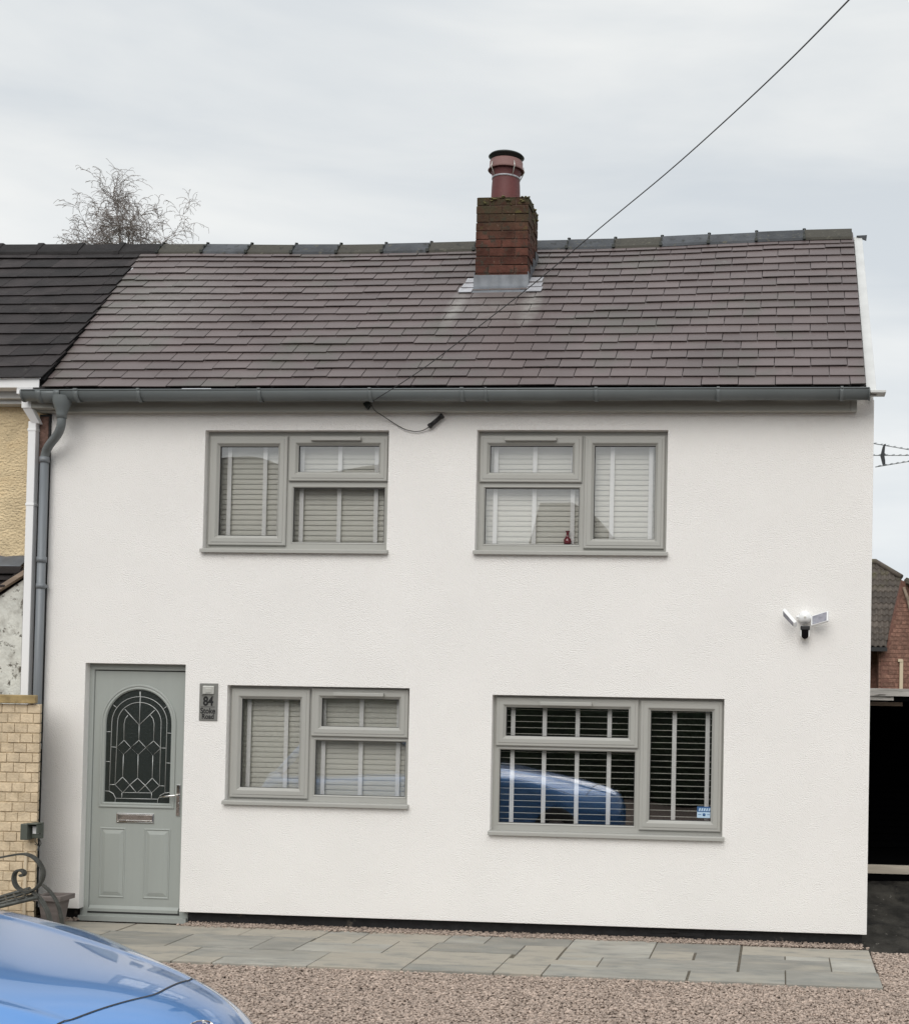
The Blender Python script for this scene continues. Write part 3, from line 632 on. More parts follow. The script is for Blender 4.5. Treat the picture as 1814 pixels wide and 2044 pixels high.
g = MB(); g.box(XL-.078, XL-.006, -.036, -.0305, 3.72, 4.10); g.build('exposed_brickwork', M['oldbrick'], house)

# chimney
ch0, ch1, chy0, chy1, chz0, chz1 = -2.772, -2.300, 1.30, 1.76, 5.30, 6.355
g = MB(); g.box(ch0+.008, ch1-.008, chy0+.008, chy1-.008, chz0, chz1-.004); chim = g.build('chimney', M['mortar'], house)
g = MB(); ch = .0765; nrow = int((chz1-chz0)/ch)
for i in range(nrow+1):
    z0 = chz1-(i+1)*ch+.0; z1 = z0+ch-.007
    if z0 < chz0: break
    jx = random.uniform(-.004, .004)
    for (a, b, face) in (('x', 0, 'f'), ('x', 0, 'b'), ('y', 0, 'l'), ('y', 0, 'r')):
        L_ = (ch1-ch0) if a == 'x' else (chy1-chy0)
        cuts = [0, .5*L_, L_] if (i+(a == 'y')) % 2 else [0, .25*L_, .75*L_, L_]
        for c0, c1 in zip(cuts, cuts[1:]):
            o_ = random.uniform(-.004, .003); e0 = .003 if c0 > 0 else 0; e1 = .003 if c1 < L_ else 0
            jz = random.uniform(-.002, .002)
            if face == 'f': g.box(ch0+c0+e0+jx, ch0+c1-e1+jx, chy0+o_, chy0+.05, z0+jz, z1+jz)
            if face == 'b': g.box(ch0+c0+e0, ch0+c1-e1, chy1-.05, chy1-o_, z0, z1)
            if face == 'l' : g.box(ch0+o_+jx, ch0+.045, chy0+c0+e0+.052, min(chy0+c1-e1, chy1-.052), z0+jz, z1+jz) if chy0+c0+e0+.052 < chy1-.06 else None
            if face == 'r' : g.box(ch1-.045, ch1-o_+jx, chy0+c0+e0+.052, min(chy0+c1-e1, chy1-.052), z0+jz, z1+jz) if chy0+c0+e0+.052 < chy1-.06 else None
g.build('bricks', M['brick'], chim, bevel=.004)
# mossy mortar cap (flaunching)
g = MB(); n = 16; vs = []
for i in range(n+1):
    for j in range(n+1):
        x = ch0+.0+(ch1-ch0)*i/n; y = chy0+(chy1-chy0)*j/n; e = min(i, n-i, j, n-j)/4
        z = chz1-.012+.045*min(1, e)+.012*mnoise.noise(Vector((x*14, y*14, 2)))
        vs.append((x, y, z))
g.add(vs, [(i*(n+1)+j, (i+1)*(n+1)+j, (i+1)*(n+1)+j+1, i*(n+1)+j+1) for i in range(n) for j in range(n)], True)
for k in range(26):
    s_ = random.choice((0, 0, 1)); r_ = random.uniform(.008, .024)
    c = (random.uniform(ch0+.02, ch1-.01), chy0-.002, chz1-abs(random.gauss(0, .03))) if s_ == 0 else (ch1+.0, random.uniform(chy0, chy1), chz1-abs(random.gauss(0, .05)))
    g.lathe([(0, -r_*.35), (r_*.8, -r_*.25), (r_, 0), (r_*.7, r_*.25), (0, r_*.35)], c, 7)
g.build('mortar_cap', M['moss'], chim)
pcx = at(1010, 350, Y=1.53).x; pcy = 1.53; pz = chz1
zt = at(1010, 318, Y=1.53).z
h = (zt-pz)*.86
g = MB(); g.lathe([(.135, .0), (.132, .06), (.128, .18), (.124, h*.62), (.128, h*.74), (.136, h*.82), (.139, h*.90), (.139, h*1.02), (.11, h*1.03), (.10, h*.9)], (pcx, pcy, pz), 32); pot = g.build('chimney_pot', M['pot'], chim)
g = MB(); g.lathe([(.140, h*.885), (.160, h*.85), (.166, h*.865), (.150, h*.93), (.150, h*1.08), (.142, h*1.11), (.120, h*1.11)], (pcx, pcy, pz), 32); g.build('pot_collar', M['pot_rim'], pot)
g = MB(); g.lathe([(.122, h*.64), (.1295, h*.645), (.1295, h*.685), (.122, h*.69)], (pcx, pcy, pz), 32); g.build('pot_strap', M['leadbright'], pot)
for a in (-2.3, -.9, .3, 2.6):
    g = MB(); g.tube([(pcx+.13*math.cos(a), pcy+.13*math.sin(a), pz+h*.68), (pcx+.166*math.cos(a), pcy+.166*math.sin(a), pz+h*.88), (pcx+.156*math.cos(a), pcy+.156*math.sin(a), pz+h*1.0)], .0045, 6); g.build('pot_clip', M['silver'], pot)
g = MB(); g.lathe([(.0, h*1.33), (.06, h*1.32), (.11, h*1.295), (.150, h*1.25), (.163, h*1.21), (.155, h*1.195), (.135, h*1.15), (.125, h*1.12), (.12, h*1.08), (.0, h*1.07)], (pcx, pcy, pz), 36); g.build('cowl', M['cowl'], pot)
# lead flashing
g = MB(); zf = rz(-2.5, chy0)
vs = []; n = 26
for i in range(n+1):
    x = ch0-.012+(ch1-ch0+.024)*i/n; rip = .0035*math.sin(i*1.25)
    for (y, z) in ((chy0-.005, zf+.125), (chy0-.009+rip, zf+.04), (chy0-.016+rip, zf+.018), (chy0-.035, rz(x, chy0-.035)+.024), (chy0-.085, rz(x, chy0-.085)+.021+rip*.3), (chy0-.087, rz(x, chy0-.085)+.012)): vs.append((x, y, z))
g.add(vs, [(i*6+j, (i+1)*6+j, (i+1)*6+j+1, i*6+j+1) for i in range(n) for j in range(5)], True)
for sx in (ch0-.006, ch1+.006):          # stepped side pieces
    for k in range(4):
        y = chy0+k*.12; z = rz(sx, y)
        g.box(sx-.0025, sx+.0025, y-.004, y+.121, z-.01, z+.155)
fl = g.build('flashing', M['lead'], chim)
g = MB()
for (xa, xb) in ((ch0-.135, ch0-.008), (ch1+.008, ch1+.145)):
    g = MB()
    for k in range(3):
        y0 = chy0-.095+k*.085; y1 = y0+.088; off = .020
        vs = [Vector((xx, yy, rz(xx, yy)))+nrm*hh for (yy, hh) in ((y0, off+.008), (y1, off)) for xx in (xa+(.0 if xa > ch0 else .014*k+random.uniform(0, .01)), xb-(.012*k if xa > ch0 else 0))]
        g.add(vs+[q-nrm*.006 for q in vs], [(0, 1, 3, 2), (0, 4, 5, 1), (4, 6, 7, 5), (0, 2, 6, 4), (1, 5, 7, 3)])
    g.build('flashing_apron', M['leadbright'], fl)

adopt(house)

# ------------------------------------------------------------------ venetian blinds
def blind(x0, x1, z0, z1, pitch, tilt, tapes, label, dk=.175, zoff=0):
    root = tag(empty('venetian_blind', ((x0+x1)/2, dk, z0)), label, 'blind', 'venetian blinds in the windows')
    g = MB(); z = z0+.03; hw = .025
    while z < z1-.03:
        a = tilt+random.uniform(-.02, .02); pr = []
        for k in range(5):
            u = (k/4-.5)*2*hw; cv = .0025*(1-(2*k/4-1)**2); pr.append((dk+u*math.cos(a)-cv*math.sin(a), z+u*math.sin(a)+cv*math.cos(a)))
        pr2 = [(y+math.sin(a)*.002, zz-math.cos(a)*.002) for y, zz in pr[::-1]]
        g.prismx(pr+pr2, x0, x1); z += pitch
    g.build('slats', M['blind'], root)
    g = MB(); g.box(x0, x1, dk-.028, dk+.028, z1-.045, z1); g.build('headrail', M['blind'], root, bevel=.003)
    g = MB(); g.box(x0, x1, dk-.02, dk+.02, z0, z0+.018); g.build('bottom_rail', M['blind'], root, bevel=.003)
    for t in tapes:
        g = MB(); g.box(t-.017, t+.017, dk-hw-.006, dk-hw-.0045, z0+.005, z1-.01); g.build('ladder_tape', M['tape'], root)
    adopt(root); return root
def tx(pxs, s, ox, oy, ym): return [at(*crop(p_, ym, s, ox, oy), Y=.145).x for p_ in pxs]
def brange(w): return (w['O'][0]-.01, w['O'][1]+.01, w['O'][2]+.0, w['O'][3]+.0)
b = brange(UL); blind(*b, .0418, math.radians(77), tx((323, 633, 957, 1285, 1605), 3.488, 480, 1040, 700), 'closed cream blind in the upper window above the door side')
b = brange(UR); blind(*b, .0418, math.radians(77), tx((263, 590, 912, 1240, 1565), 3.359, 1160, 1040, 700), 'closed cream blind in the upper window with a red vase')
b = brange(LL); blind(*b, .0418, math.radians(77), tx((318, 642, 970, 1297, 1622), 3.488, 530, 1680, 700), 'closed cream blind in the lower window beside the front door')
b = brange(LR); blind(*b, .0485, math.radians(-3), tx((222, 443, 673, 896, 1120, 1350, 1582), 2.791, 1200, 1700, 700), 'open blind with level slats in the big lower window')
# red vase
vp = at(*crop(868, 1080, 3.359, 1160, 1040), Y=.125)
g = MB(); vz = 3.055
vh = .112; g.lathe([(0, 0), (.022, 0), (.031, .012), (.033, .030), (.028, .048), (.015, .062), (.012, .078), (.012, .098), (.019, .108), (.019, .112), (.010, .112), (.009, .07)], (vp.x, .122, vp.z-.004), 20)
tag(g.build('vase', M['vase']), 'small dark red glass vase on the upper window ledge', 'vase')
# window sticker
sp = (at(*crop(1513, 925, 2.791, 1200, 1700), Y=.078).x, at(*crop(1612, 925, 2.791, 1200, 1700), Y=.078).x)
sz0, sz1 = .970, 1.058
st_ = tag(empty('window_sticker', (sp[0], .078, sz0)), 'small blue and white sticker low in the big window corner', 'sticker')
g = MB(); g.box(sp[0], sp[1], .0782, .0788, sz0+.045, sz1); g.build('header', M['stickerblue'], st_)
g = MB(); g.box(sp[0], sp[1], .0782, .0788, sz0, sz0+.045); g.build('panel', M['stickerpale'], st_)
g = MB(); w_ = sp[1]-sp[0]
for k in range(5):
    x = sp[0]+.012+k*w_*.17; g.add([(x, .0778, sz0+.053), (x+.012, .0778, sz0+.053), (x+.018, .0778, sz0+.076), (x+.006, .0778, sz0+.076)], [(0, 1, 2, 3)])
g.build('lettering', M['stickerpale'], st_)
g = MB(); g.lathe([(0, .0776), (.012, .0776), (.012, .078)], ((sp[0]+sp[1])/2, 0, sz0+.025), 16, 'y'); g.box(sp[0]+.008, sp[0]+.032, .0776, .078, sz0+.024, sz0+.028); g.box(sp[1]-.032, sp[1]-.010, .0776, .078, sz0+.024, sz0+.028)
g.build('emblem', M['stickerblue'], st_)
adopt(st_)

# ------------------------------------------------------------------ house number plaque
def text(body, size, loc, m, name, parent, off=0, sx=1.0, align='CENTER'):
    c = bpy.data.curves.new(name, 'FONT'); c.body = body; c.size = size; c.extrude = .0006; c.offset = off; c.align_x = align
    o = bpy.data.objects.new(name, c); COL.objects.link(o)
    bpy.context.view_layer.update()
    me = bpy.data.meshes.new_from_object(o.evaluated_get(bpy.context.evaluated_depsgraph_get())); bpy.data.objects.remove(o)
    o = bpy.data.objects.new(name, me); COL.objects.link(o); me.materials.clear(); me.materials.append(m)
    me.transform(Matrix.Translation(loc) @ Matrix.Rotation(PI/2, 4, 'X') @ Matrix.Diagonal((sx, 1, 1, 1)))
    if parent is not None: o.parent = parent
    return o
pl = tag(empty('house_number_sign', (-4.567, -.01, 1.65)), 'grey metal plaque reading 84 Stoke Road between door and window', 'sign')
X0, X1, Z0, Z1 = -4.643, -4.490, 1.652, 1.953; xc = (X0+X1)/2-.002
g = MB(); g.box(X0, X1, -.008, -.001, Z0, Z1); g.build('plaque', M['signmetal'], pl, bevel=.004)
g = MB(); g.box(xc-.045, xc+.049, -.018, -.0085, 1.866, 1.932); bp = g.build('bell_push', M['silver'], pl, bevel=.004)
g = MB(); g.box(xc-.020, xc+.026, -.022, -.0185, 1.878, 1.914); g.build('button', M['silver'], bp, bevel=.002)
g = MB(); g.add([(xc-.05+.1*k/10, -.026+ .0, 1.855+.016*math.sin(PI*k/10)) for k in range(11)]+[(xc-.05+.1*k/10, -.012, 1.852+.016*math.sin(PI*k/10)) for k in range(11)], [(k, k+1, k+12, k+11) for k in range(10)]); g.build('lip', M['signmetal'], bp)
text('84', .100, (xc+.001, -.0095, 1.776), M['ink'], 'number', pl, .0036, .84)
text('Stoke', .063, (xc, -.0095, 1.712), M['ink'], 'street_name', pl, .0013, .86)
text('Road', .057, (xc+.001, -.0095, 1.668), M['ink'], 'street_name', pl, .0013, .86)
g = MB(); g.box(xc-.058, xc+.056, -.0095, -.0085, 1.762, 1.7655); g.build('rule', M['ink'], pl)
adopt(pl)

# ------------------------------------------------------------------ security light
KS = (8.2454, 1900, 1480)
def sl3(x, y, Y): return at(*crop(x, y, *KS), Y=Y)
cen = sl3(925, 520, -.07)
sec = tag(empty('security_light', (cen.x, 0, cen.z)), 'white twin panel security light with black camera on the white wall', 'security light')
g = MB(); g.lathe([(0, -.098), (.022, -.095), (.040, -.078), (.050, -.05), (.052, -.02), (.052, -.001)], (cen.x, 0, cen.z), 32, 'y')
g.tube([(cen.x-.03, -.05, cen.z+.005), (cen.x-.07, -.06, cen.z+.0)], .011, 10); g.tube([(cen.x+.03, -.05, cen.z-.005), (cen.x+.055, -.065, cen.z-.01)], .014, 10)
g.build('housing', M['seclight'], sec)
g = MB(); g.lathe([(.010, -.098), (.0075, -.1005), (.0035, -.1005), (0, -.0995)], (cen.x-.001, 0, cen.z-.002), 14, 'y'); g.build('sensor', M['silver'], sec)
def lamp(q, depth, back):
    """q: four front corners (photo) with their own distance; the lamp body runs back from them"""
    P_ = [sl3(x, y, Y) for x, y, Y in q]; n_ = (P_[1]-P_[0]).cross(P_[3]-P_[0]).normalized()
    if n_.y > 0: n_ = -n_
    B_ = [p_-n_*back for p_ in P_]; c_ = sum(P_, Vector())/4
    g = MB(); g.add(P_+B_, [(0,1,2,3),(7,6,5,4),(0,4,5,1),(1,5,6,2),(2,6,7,3),(3,7,4,0)]); lo = g.build('lamp_head', M['seclight'], sec, bevel=.006, seg=3)
    F_ = [c_+(p_-c_)*.84+n_*.0012 for p_ in P_]; g = MB(); g.add(F_+[p_-n_*.001 for p_ in F_], [(0,1,2,3),(0,4,5,1),(1,5,6,2),(2,6,7,3),(3,7,4,0)]); g.build('led_panel', M['led'], lo, bevel=.003)
lamp([(1045, 495, -.075), (1400, 385, -.120), (1395, 600, -.135), (1045, 700, -.10)], 0, .022)
lamp([(455, 365, -.115), (700, 640, -.14), (705, 745, -.115), (460, 490, -.09)], 0, .034)
cam_b = sl3(925, 715, -.06)
g = MB(); g.box(cam_b.x-.036, cam_b.x+.036, -.085, -.02, cam_b.z-.085, cam_b.z+.004); g.build('camera_housing', M['seclight'], sec, bevel=.012, seg=3)
g = MB(); g.box(cam_b.x-.036, cam_b.x+.037, -.096, -.030, cam_b.z-.028, cam_b.z+.0045); g.build('camera_collar', M['black'], sec, bevel=.006)
g = MB(); g.prism([(cam_b.x+.027*math.cos(a), cam_b.z-.070+.027*math.sin(a)) for a in [PI+PI*k/14 for k in range(15)]]+[(cam_b.x+.027, cam_b.z-.025), (cam_b.x-.027, cam_b.z-.025)], -.092, -.080); g.build('camera_lens', M['lens'], sec, bevel=.003)
g = MB(); g.lathe([(0, 0), (.014, .002), (.015, .02), (0, .022)], (cam_b.x, -.055, cam_b.z-.108), 14); g.build('camera_foot', M['silver'], sec)
adopt(sec)

# ------------------------------------------------------------------ overhead cable
ch_pts = [(740, 803, -.20), (835, 742, -.55), (930, 671, -1.0), (1065, 566, -1.7), (1197, 455, -2.4), (1330, 345, -3.1), (1450, 238, -3.8), (1570, 125, -4.6), (1693, 0, -5.5), (1830, -145, -6.5)]
cp = [at(x, y, Y=Y) for x, y, Y in ch_pts]
e = cp[-1]-cp[-2]; cp.append(cp[-1]+e*3.0)
def smooth_path(pts, k=6):
    out = []
    for i in range(len(pts)-1):
        p0 = pts[max(i-1, 0)]; p1 = pts[i]; p2 = pts[i+1]; p3 = pts[min(i+2, len(pts)-1)]
        for j in range(k):
            t = j/k; out.append(.5*((2*p1)+(p2-p0)*t+(2*p0-5*p1+4*p2-p3)*t*t+(3*p1-p0-3*p2+p3)*t**3))
    out.append(pts[-1]); return out
cab = tag(empty('overhead_cable', tuple(cp[0])), 'thin dark overhead cable running from the eaves up to the right', 'cable')
g = MB(); g.tube(smooth_path(cp), .0032, 8); g.build('span', M['black'], cab)
K6 = (6.0467, 850, 920)
lp = [at(*crop(x, y, *K6), Y=Y) for x, y, Y in ((470, 500, -.19), (478, 560, -.15), (530, 645, -.11), (650, 725, -.06), (800, 825, -.02), (950, 912, -.02), (1060, 947, -.02), (1150, 957, -.02), (1250, 943, -.02), (1345, 893, -.03))]
g = MB(); g.tube(smooth_path(lp), .0034, 8); g.build('drop_loop', M['black'], cab)
a, b_ = at(*crop(1345, 885, *K6), Y=-.035), at(*crop(1540, 725, *K6), Y=-.035)
dv = (b_-a); g = MB(); g.tube([a-dv*.02, a+dv*.16, a+dv*.161, a+dv*.90, a+dv*.901, a+dv*1.08], [.021, .021, .017, .018, .0215, .0215], 12); g.build('splice_closure', M['black'], cab)
g = MB(); q = [at(*crop(x, y, *K6), Y=-.10) for x, y in ((352, 545), (400, 512), (472, 512), (468, 560), (420, 632))]
g.add([(p_.x, -.12, p_.z) for p_ in q]+[(p_.x, -.086, p_.z) for p_ in q], [(0, 1, 2, 3, 4), (9, 8, 7, 6, 5)]+[(k, k+5, (k+1) % 5+5, (k+1) % 5) for k in range(5)]); g.build('bracket', M['cowl'], cab, bevel=.003)
adopt(cab)

# ------------------------------------------------------------------ neighbour on the left
nb = tag(empty('pebble_dashed_house', (-8, .1, 0)), 'ochre pebble dashed house with black slate roof joined on the left', 'house')
NX0, NX1 = -12.5, -6.055
g = MB(); g.box(NX0, NX1, .10, .35, 0, 4.42); g.box(NX0, NX0+.3, .36, 4.6, 0, 4.2); g.box(NX0, NX1, 4.61, 4.8, 0, 4.2); g.build('wall', M['dash'], nb)
g = MB(); g.box(-6.40, -6.10, .074, .0985, .0, 2.86); g.build('render_strip', M['greyrender'], nb, bevel=.004)
hh = .0
g = MB(); g.add([(NX0, EY+.05, rz(-9, EY+.05)+.04), (seam(EY)-.01, EY+.05, rz(-6, EY+.05)+.04), (seam(RY)-.01, RY, rz(-6.2, RY)-.02), (NX0, RY, rz(-9, RY)-.02)], [(0, 1, 2, 3)])
g.add([(seam(RY)-.25, RY, rz(-6.2, RY)-.02), (NX0, RY, rz(-9, RY)-.02), (NX0, 4.8, 4.2), (seam(RY)-.25, 4.8, 4.2)], [(0, 1, 2, 3)])
nro = g.build('roof', M['underlay'], nb)
# old slates: sagging courses that dip to the left
def old_slates():
    g = MB(); n = 13; y0_ = EY+.02
    for i in range(n):
        ya = y0_+(RY-.05-y0_)*i/n; yb = y0_+(RY-.05-y0_)*(i+1)/n; x = -9.3-random.uniform(0, .2); 
        while x < seam(ya):
            w_ = random.choice((.30, .30, .36)); a_, b2 = x, x+w_
            sg = lambda xx, yy: .045*((seam(0)-xx)/1.2 if xx > -8 else 1.2)*(-1)*.9 if False else 0
            b0 = min(b2, seam(ya)-.004); b1_ = min(b2, seam(yb)-.004)
            if b0-a_ > .03:
                jj = random.uniform(-.008, .008); dip = lambda xx: -.028*max(0, (-6.0-xx))*(.4+.6*math.sin(i*.9))
                k_ = .06*(1-i/n)**1.5
                Q = []
                for (xx, yy, h_) in ((a_+.002, ya+dip(a_)+jj, .026), (b0-.002, ya+dip(b0)+jj*.2, .026), (max(b1_, a_+.01), yb+.07+dip(b1_), .002), (a_+.002, yb+.07+dip(a_), .002)):
                    Q.append(Vector((xx, yy, rz(xx, yy)+k_))+nrm*(h_+random.uniform(0, .003)))
                g.add(Q+[q-nrm*.007 for q in Q], [(0,1,2,3),(0,4,5,1),(1,5,6,2),(3,7,4,0)])
            x = b2
    return g.build('slates', M['slate_old'], nro)
old_slates()
g = MB()
NR0 = -9.3
ridge_run(-8.98, XRG0-.004, 7, M['ridge_old'], 'ridge_tiles', nro, .008)
g = MB()
for i in range(1, 8):
    x = XRG0-.004-(XRG0+8.98)*(i-.02)/7
    if x < -9: continue
    z = rz(x, RY)+.008; g.prismx([(RY-.160, z-.110), (RY-.150, z-.076), (RY-.022, z+.054), (RY+.022, z+.054), (RY+.150, z-.076), (RY+.12, z-.076), (RY, z+.02), (RY-.13, z-.110)], x-.03, x+.03); g.build('ridge_joint', M['ridge_old'], nro, bevel=.004); g = MB()
# white gutter, fascia and square downpipe
gz = 4.385
g = MB(); prof = [(-.17, gz), (-.17, gz-.075), (-.075, gz-.085), (-.06, gz), (-.068, gz), (-.08, gz-.078), (-.162, gz-.070), (-.162, gz)]
g.prismx([(y_+.0, z_+.0) for y_, z_ in prof], -12.4, -5.975); g.tube([(-12.4, -.172, gz), (-5.965, -.172, gz)], .009, 8)
ng = g.build('gutter', M['white'], nb)
g = MB(); g.box(-6.16, -6.02, -.178, -.07, gz-.13, gz-.078); g.box(-6.125, -6.035, -.16, -.08, gz-.24, gz-.131); g.build('gutter_outlet', M['white'], ng, bevel=.006)
g = MB(); g.add([], []); q0 = Vector((-6.08, -.12, gz-.241)); q1 = Vector((-6.043, -.055, gz-.35))
sx = .0325
vs = [(q0.x+a*sx*1.25, q0.y+c*sx, q0.z) for a in (-1, 1) for c in (-1, 1)]+[(q1.x+a*sx, q1.y+c*sx, q1.z) for a in (-1, 1) for c in (-1, 1)]
g.add(vs, [(0,1,5,4),(1,3,7,5),(3,2,6,7),(2,0,4,6),(0,2,3,1),(4,5,7,6)])
npx = at(68, 850, Y=-.055).x
q1 = Vector((npx, -.055, gz-.36))
g.box(npx-.0325, npx+.0325, -.0875, -.0225, 1.70, gz-.33)
for zc in (at(66, 1008, Y=-.05).z, gz-.40): g.box(npx-.037, npx+.037, -.091, -.018, zc-.012, zc+.012)
g.build('downpipe', M['white'], nb, bevel=.005)
g = MB(); g.box(-12.4, -6.03, -.058, .098, 4.245, 4.37); g.box(-12.4, -6.09, -.01, .099, 4.21, 4.244); g.build('fascia', M['whitedirty'], nb, bevel=.004)
# lean-to porch against it
lt = lambda x, y, Y: at(x, y, Y=Y)
g = MB(); e0 = lt(47, 1150, -.035)
xr = e0.x
g.prism([(-7.6, .0), (xr, .0), (xr, e0.z-.03), (-7.6, e0.z-1.05)], -.035, .070); po_ = g.build('porch', M['whitewash'], nb)
g = MB()   # porch roof slopes down to the left, with barge board
A0 = lt(54, 1130, -.07); slope_ = .62
g.prism([(A0.x, A0.z), (A0.x, A0.z-.03), (A0.x-1.5, A0.z-.03-1.5*slope_), (A0.x-1.5, A0.z-1.5*slope_)], -.07, .072); 
g.build('porch_roof', M['slate_old'], po_)
g = MB(); g.prism([(A0.x-.02, A0.z-.032), (A0.x-.02, A0.z-.075), (A0.x-1.48, A0.z-.075-1.46*slope_), (A0.x-1.48, A0.z-.032-1.46*slope_)], -.085, -.037); g.build('barge_board', M['timberred'], po_, bevel=.003)
z1_ = lt(20, 1108, .0).z
xw_ = lt(57, 1110, .07).x
g = MB(); n = 20; vs = []
for k in range(n+1):
    x = -7.6+(xw_+7.6)*k/n; w = .006*math.sin(k*2.1)
    vs += [(x, .0985, z1_+.004+w), (x, .070, z1_-.012+w), (x-.02, -.01, z1_-.085+w*.5), (x-.02, -.014, z1_-.092)]
g.add(vs, [(4*k+q_, 4*k+4+q_, 4*k+5+q_, 4*k+1+q_) for k in range(n) for q_ in range(3)])
g.build('lead_flashing', M['lead'], po_)
g = MB()
for k in range(4):
    zz = z1_-.090-k*.055; x1_ = lt(40-k*12, 1120, -.05).x
    g.prismx([(-.012-.012*k, zz), (-.070-.012*k, zz-.060), (-.070-.012*k, zz-.067), (-.012-.012*k, zz-.012)], -7.6, x1_)
g.build('upper_slates', M['slate_old'], po_)
adopt(nb)

# ------------------------------------------------------------------ buff brick wall
bw = tag(empty('garden_wall', (-6.4, -.6, 0)), 'buff brick wall with ochre coping left of the front door', 'wall')
BX1 = -5.712; BY = -.47; ZT = 1.768
def shear(g): g.v = [(x-(y-BY)*.50-(ZT-z)*.003, y, z) for x, y, z in g.v]
g = MB(); g.box(-8.6, BX1-.008, BY+.006, BY+.20, 0, ZT-.008); shear(g); g.build('mortar_core', M['buffmortar'], bw)
g = MB(); z = ZT; i = 0
while z > .02:
    z0 = z-.0765; x = BX1; first = True
    lean = (ZT-z)*.0
    while x > -7.3:
        w_ = .1035 if not (first and i % 2) else .055
        w2 = w_+random.uniform(-.003, .003); o_ = random.uniform(-.005, .003)
        g.box(x-w2+.0022, x-.0022 if not first else x, BY+o_, BY+.06 if not first else BY+.19, z0+.0045+random.uniform(-.001, .001), z-.0045+random.uniform(-.001, .001))
        x -= w2; first = False
    z = z0; i += 1
shear(g); g.build('bricks', M['buff'], bw, bevel=.003)
cx1 = at(67, 1396, Y=-.5).x
g = MB(); x = cx1
for k in range(6): g.box(x-.40+.004, x, BY-.035, BY+.24, ZT+.002, ZT+.066+random.uniform(-.002, .002)); x -= .40
shear(g); g.build('coping', M['coping'], bw, bevel=.006)
xw = at(*crop(340, 1100, 5.38, 0, 1950), Y=BY-.02).x; zw = at(*crop(340, 965, 5.38, 0, 1950), Y=BY-.02).z
g = MB(); g.box(xw-.011, xw+.011, BY-.022, BY-.004, .02, zw); g.build('conduit', M['conduit'], bw, bevel=.003)
adopt(bw)
# meter box
K8 = (5.38, 0, 1950)
q0 = at(*crop(288, 592, *K8), Y=-.56); q1 = at(*crop(508, 815, *K8), Y=-.56)
eb = tag(empty('electrical_box', (q0.x, BY, q1.z)), 'small grey outdoor socket box with white label on the buff brick wall', 'electrical box')
g = MB(); wx = (q1.x-q0.x); g.box(q0.x, q0.x+wx*.42, BY-.105, BY-.006, q1.z, q0.z); g.box(q0.x+wx*.42, q1.x, BY-.045, BY-.006, q1.z+.008, q0.z-.002); g.box(q0.x+wx*.40, q1.x+.002, BY-.11, BY-.006, q0.z-.004, q0.z+.006)
g.box(q1.x-.012, q1.x, BY-.10, BY-.046, q1.z+.05, q0.z-.005)
g.build('case', M['boxgrey'], eb, bevel=.005)
g = MB(); g.box(q0.x+wx*.52, q0.x+wx*.86, BY-.052, BY-.0455, q1.z+.045, q0.z-.022); g.build('label_plate', M['label'], eb)
g = MB(); g.tube([(q0.x+wx*.7, BY-.05, q1.z+.01), (q0.x+wx*.62, BY-.04, q1.z-.015), (q0.x+wx*.8, BY-.03, q1.z-.05), (q0.x+wx*.5, BY-.012, q1.z-.04)], .003, 6); g.tube([(q0.x+wx*.9, BY-.05, q1.z+.02), (q0.x+wx*.95, BY-.03, q1.z-.03), (q0.x+wx*.78, BY-.012, q1.z-.06)], .0025, 6); g.build('loose_wires', M['iron'], eb)
adopt(eb)

# ------------------------------------------------------------------ scroll armed bench
be = tag(empty('garden_bench', (-6.1, -.85, 0)), 'grey wrought iron bench with a scrolled arm in front of the brick wall', 'bench')
def bp3(x, y, Y): return at(*crop(x, y, *K8), Y=Y)
def band(pts, w, t, name, m=M['iron']):
    """flat bar: ribbon of width w (in y) and thickness t along pts"""
    g = MB(); vs = []; n = len(pts)
    for i, p_ in enumerate(pts):
        tn = (pts[min(i+1, n-1)]-pts[max(i-1, 0)]).normalized(); nn = Vector((0, 1, 0)).cross(tn).normalized()
        for (a, c) in ((-1, -1), (1, -1), (1, 1), (-1, 1)): vs.append(p_+Vector((0, 1, 0))*a*w/2+nn*c*t/2)
    g.add(vs, [(i*4+k, i*4+(k+1) % 4, (i+1)*4+(k+1) % 4, (i+1)*4+k) for i in range(n-1) for k in range(4)]+[(0, 1, 2, 3), ((n-1)*4, (n-1)*4+3, (n-1)*4+2, (n-1)*4+1)])
    return g.build(name, m, be, bevel=.002)
arm = [(-160, 1075), (0, 1048), (130, 1022), (250, 1003), (330, 1000), (400, 1017), (460, 1050), (515, 1105), (555, 1165), (582, 1240), (575, 1320), (540, 1400), (480, 1465), (410, 1494), (350, 1500), (295, 1488), (240, 1455), (205, 1405), (190, 1350), (190, 1300), (207, 1250), (240, 1220), (280, 1215), (315, 1232), (328, 1262), (315, 1288), (290, 1290), (280, 1272)]
ap = smooth_path([bp3(x, y, -.93) for x, y in arm], 3)
band(ap, .050, .014, 'arm')
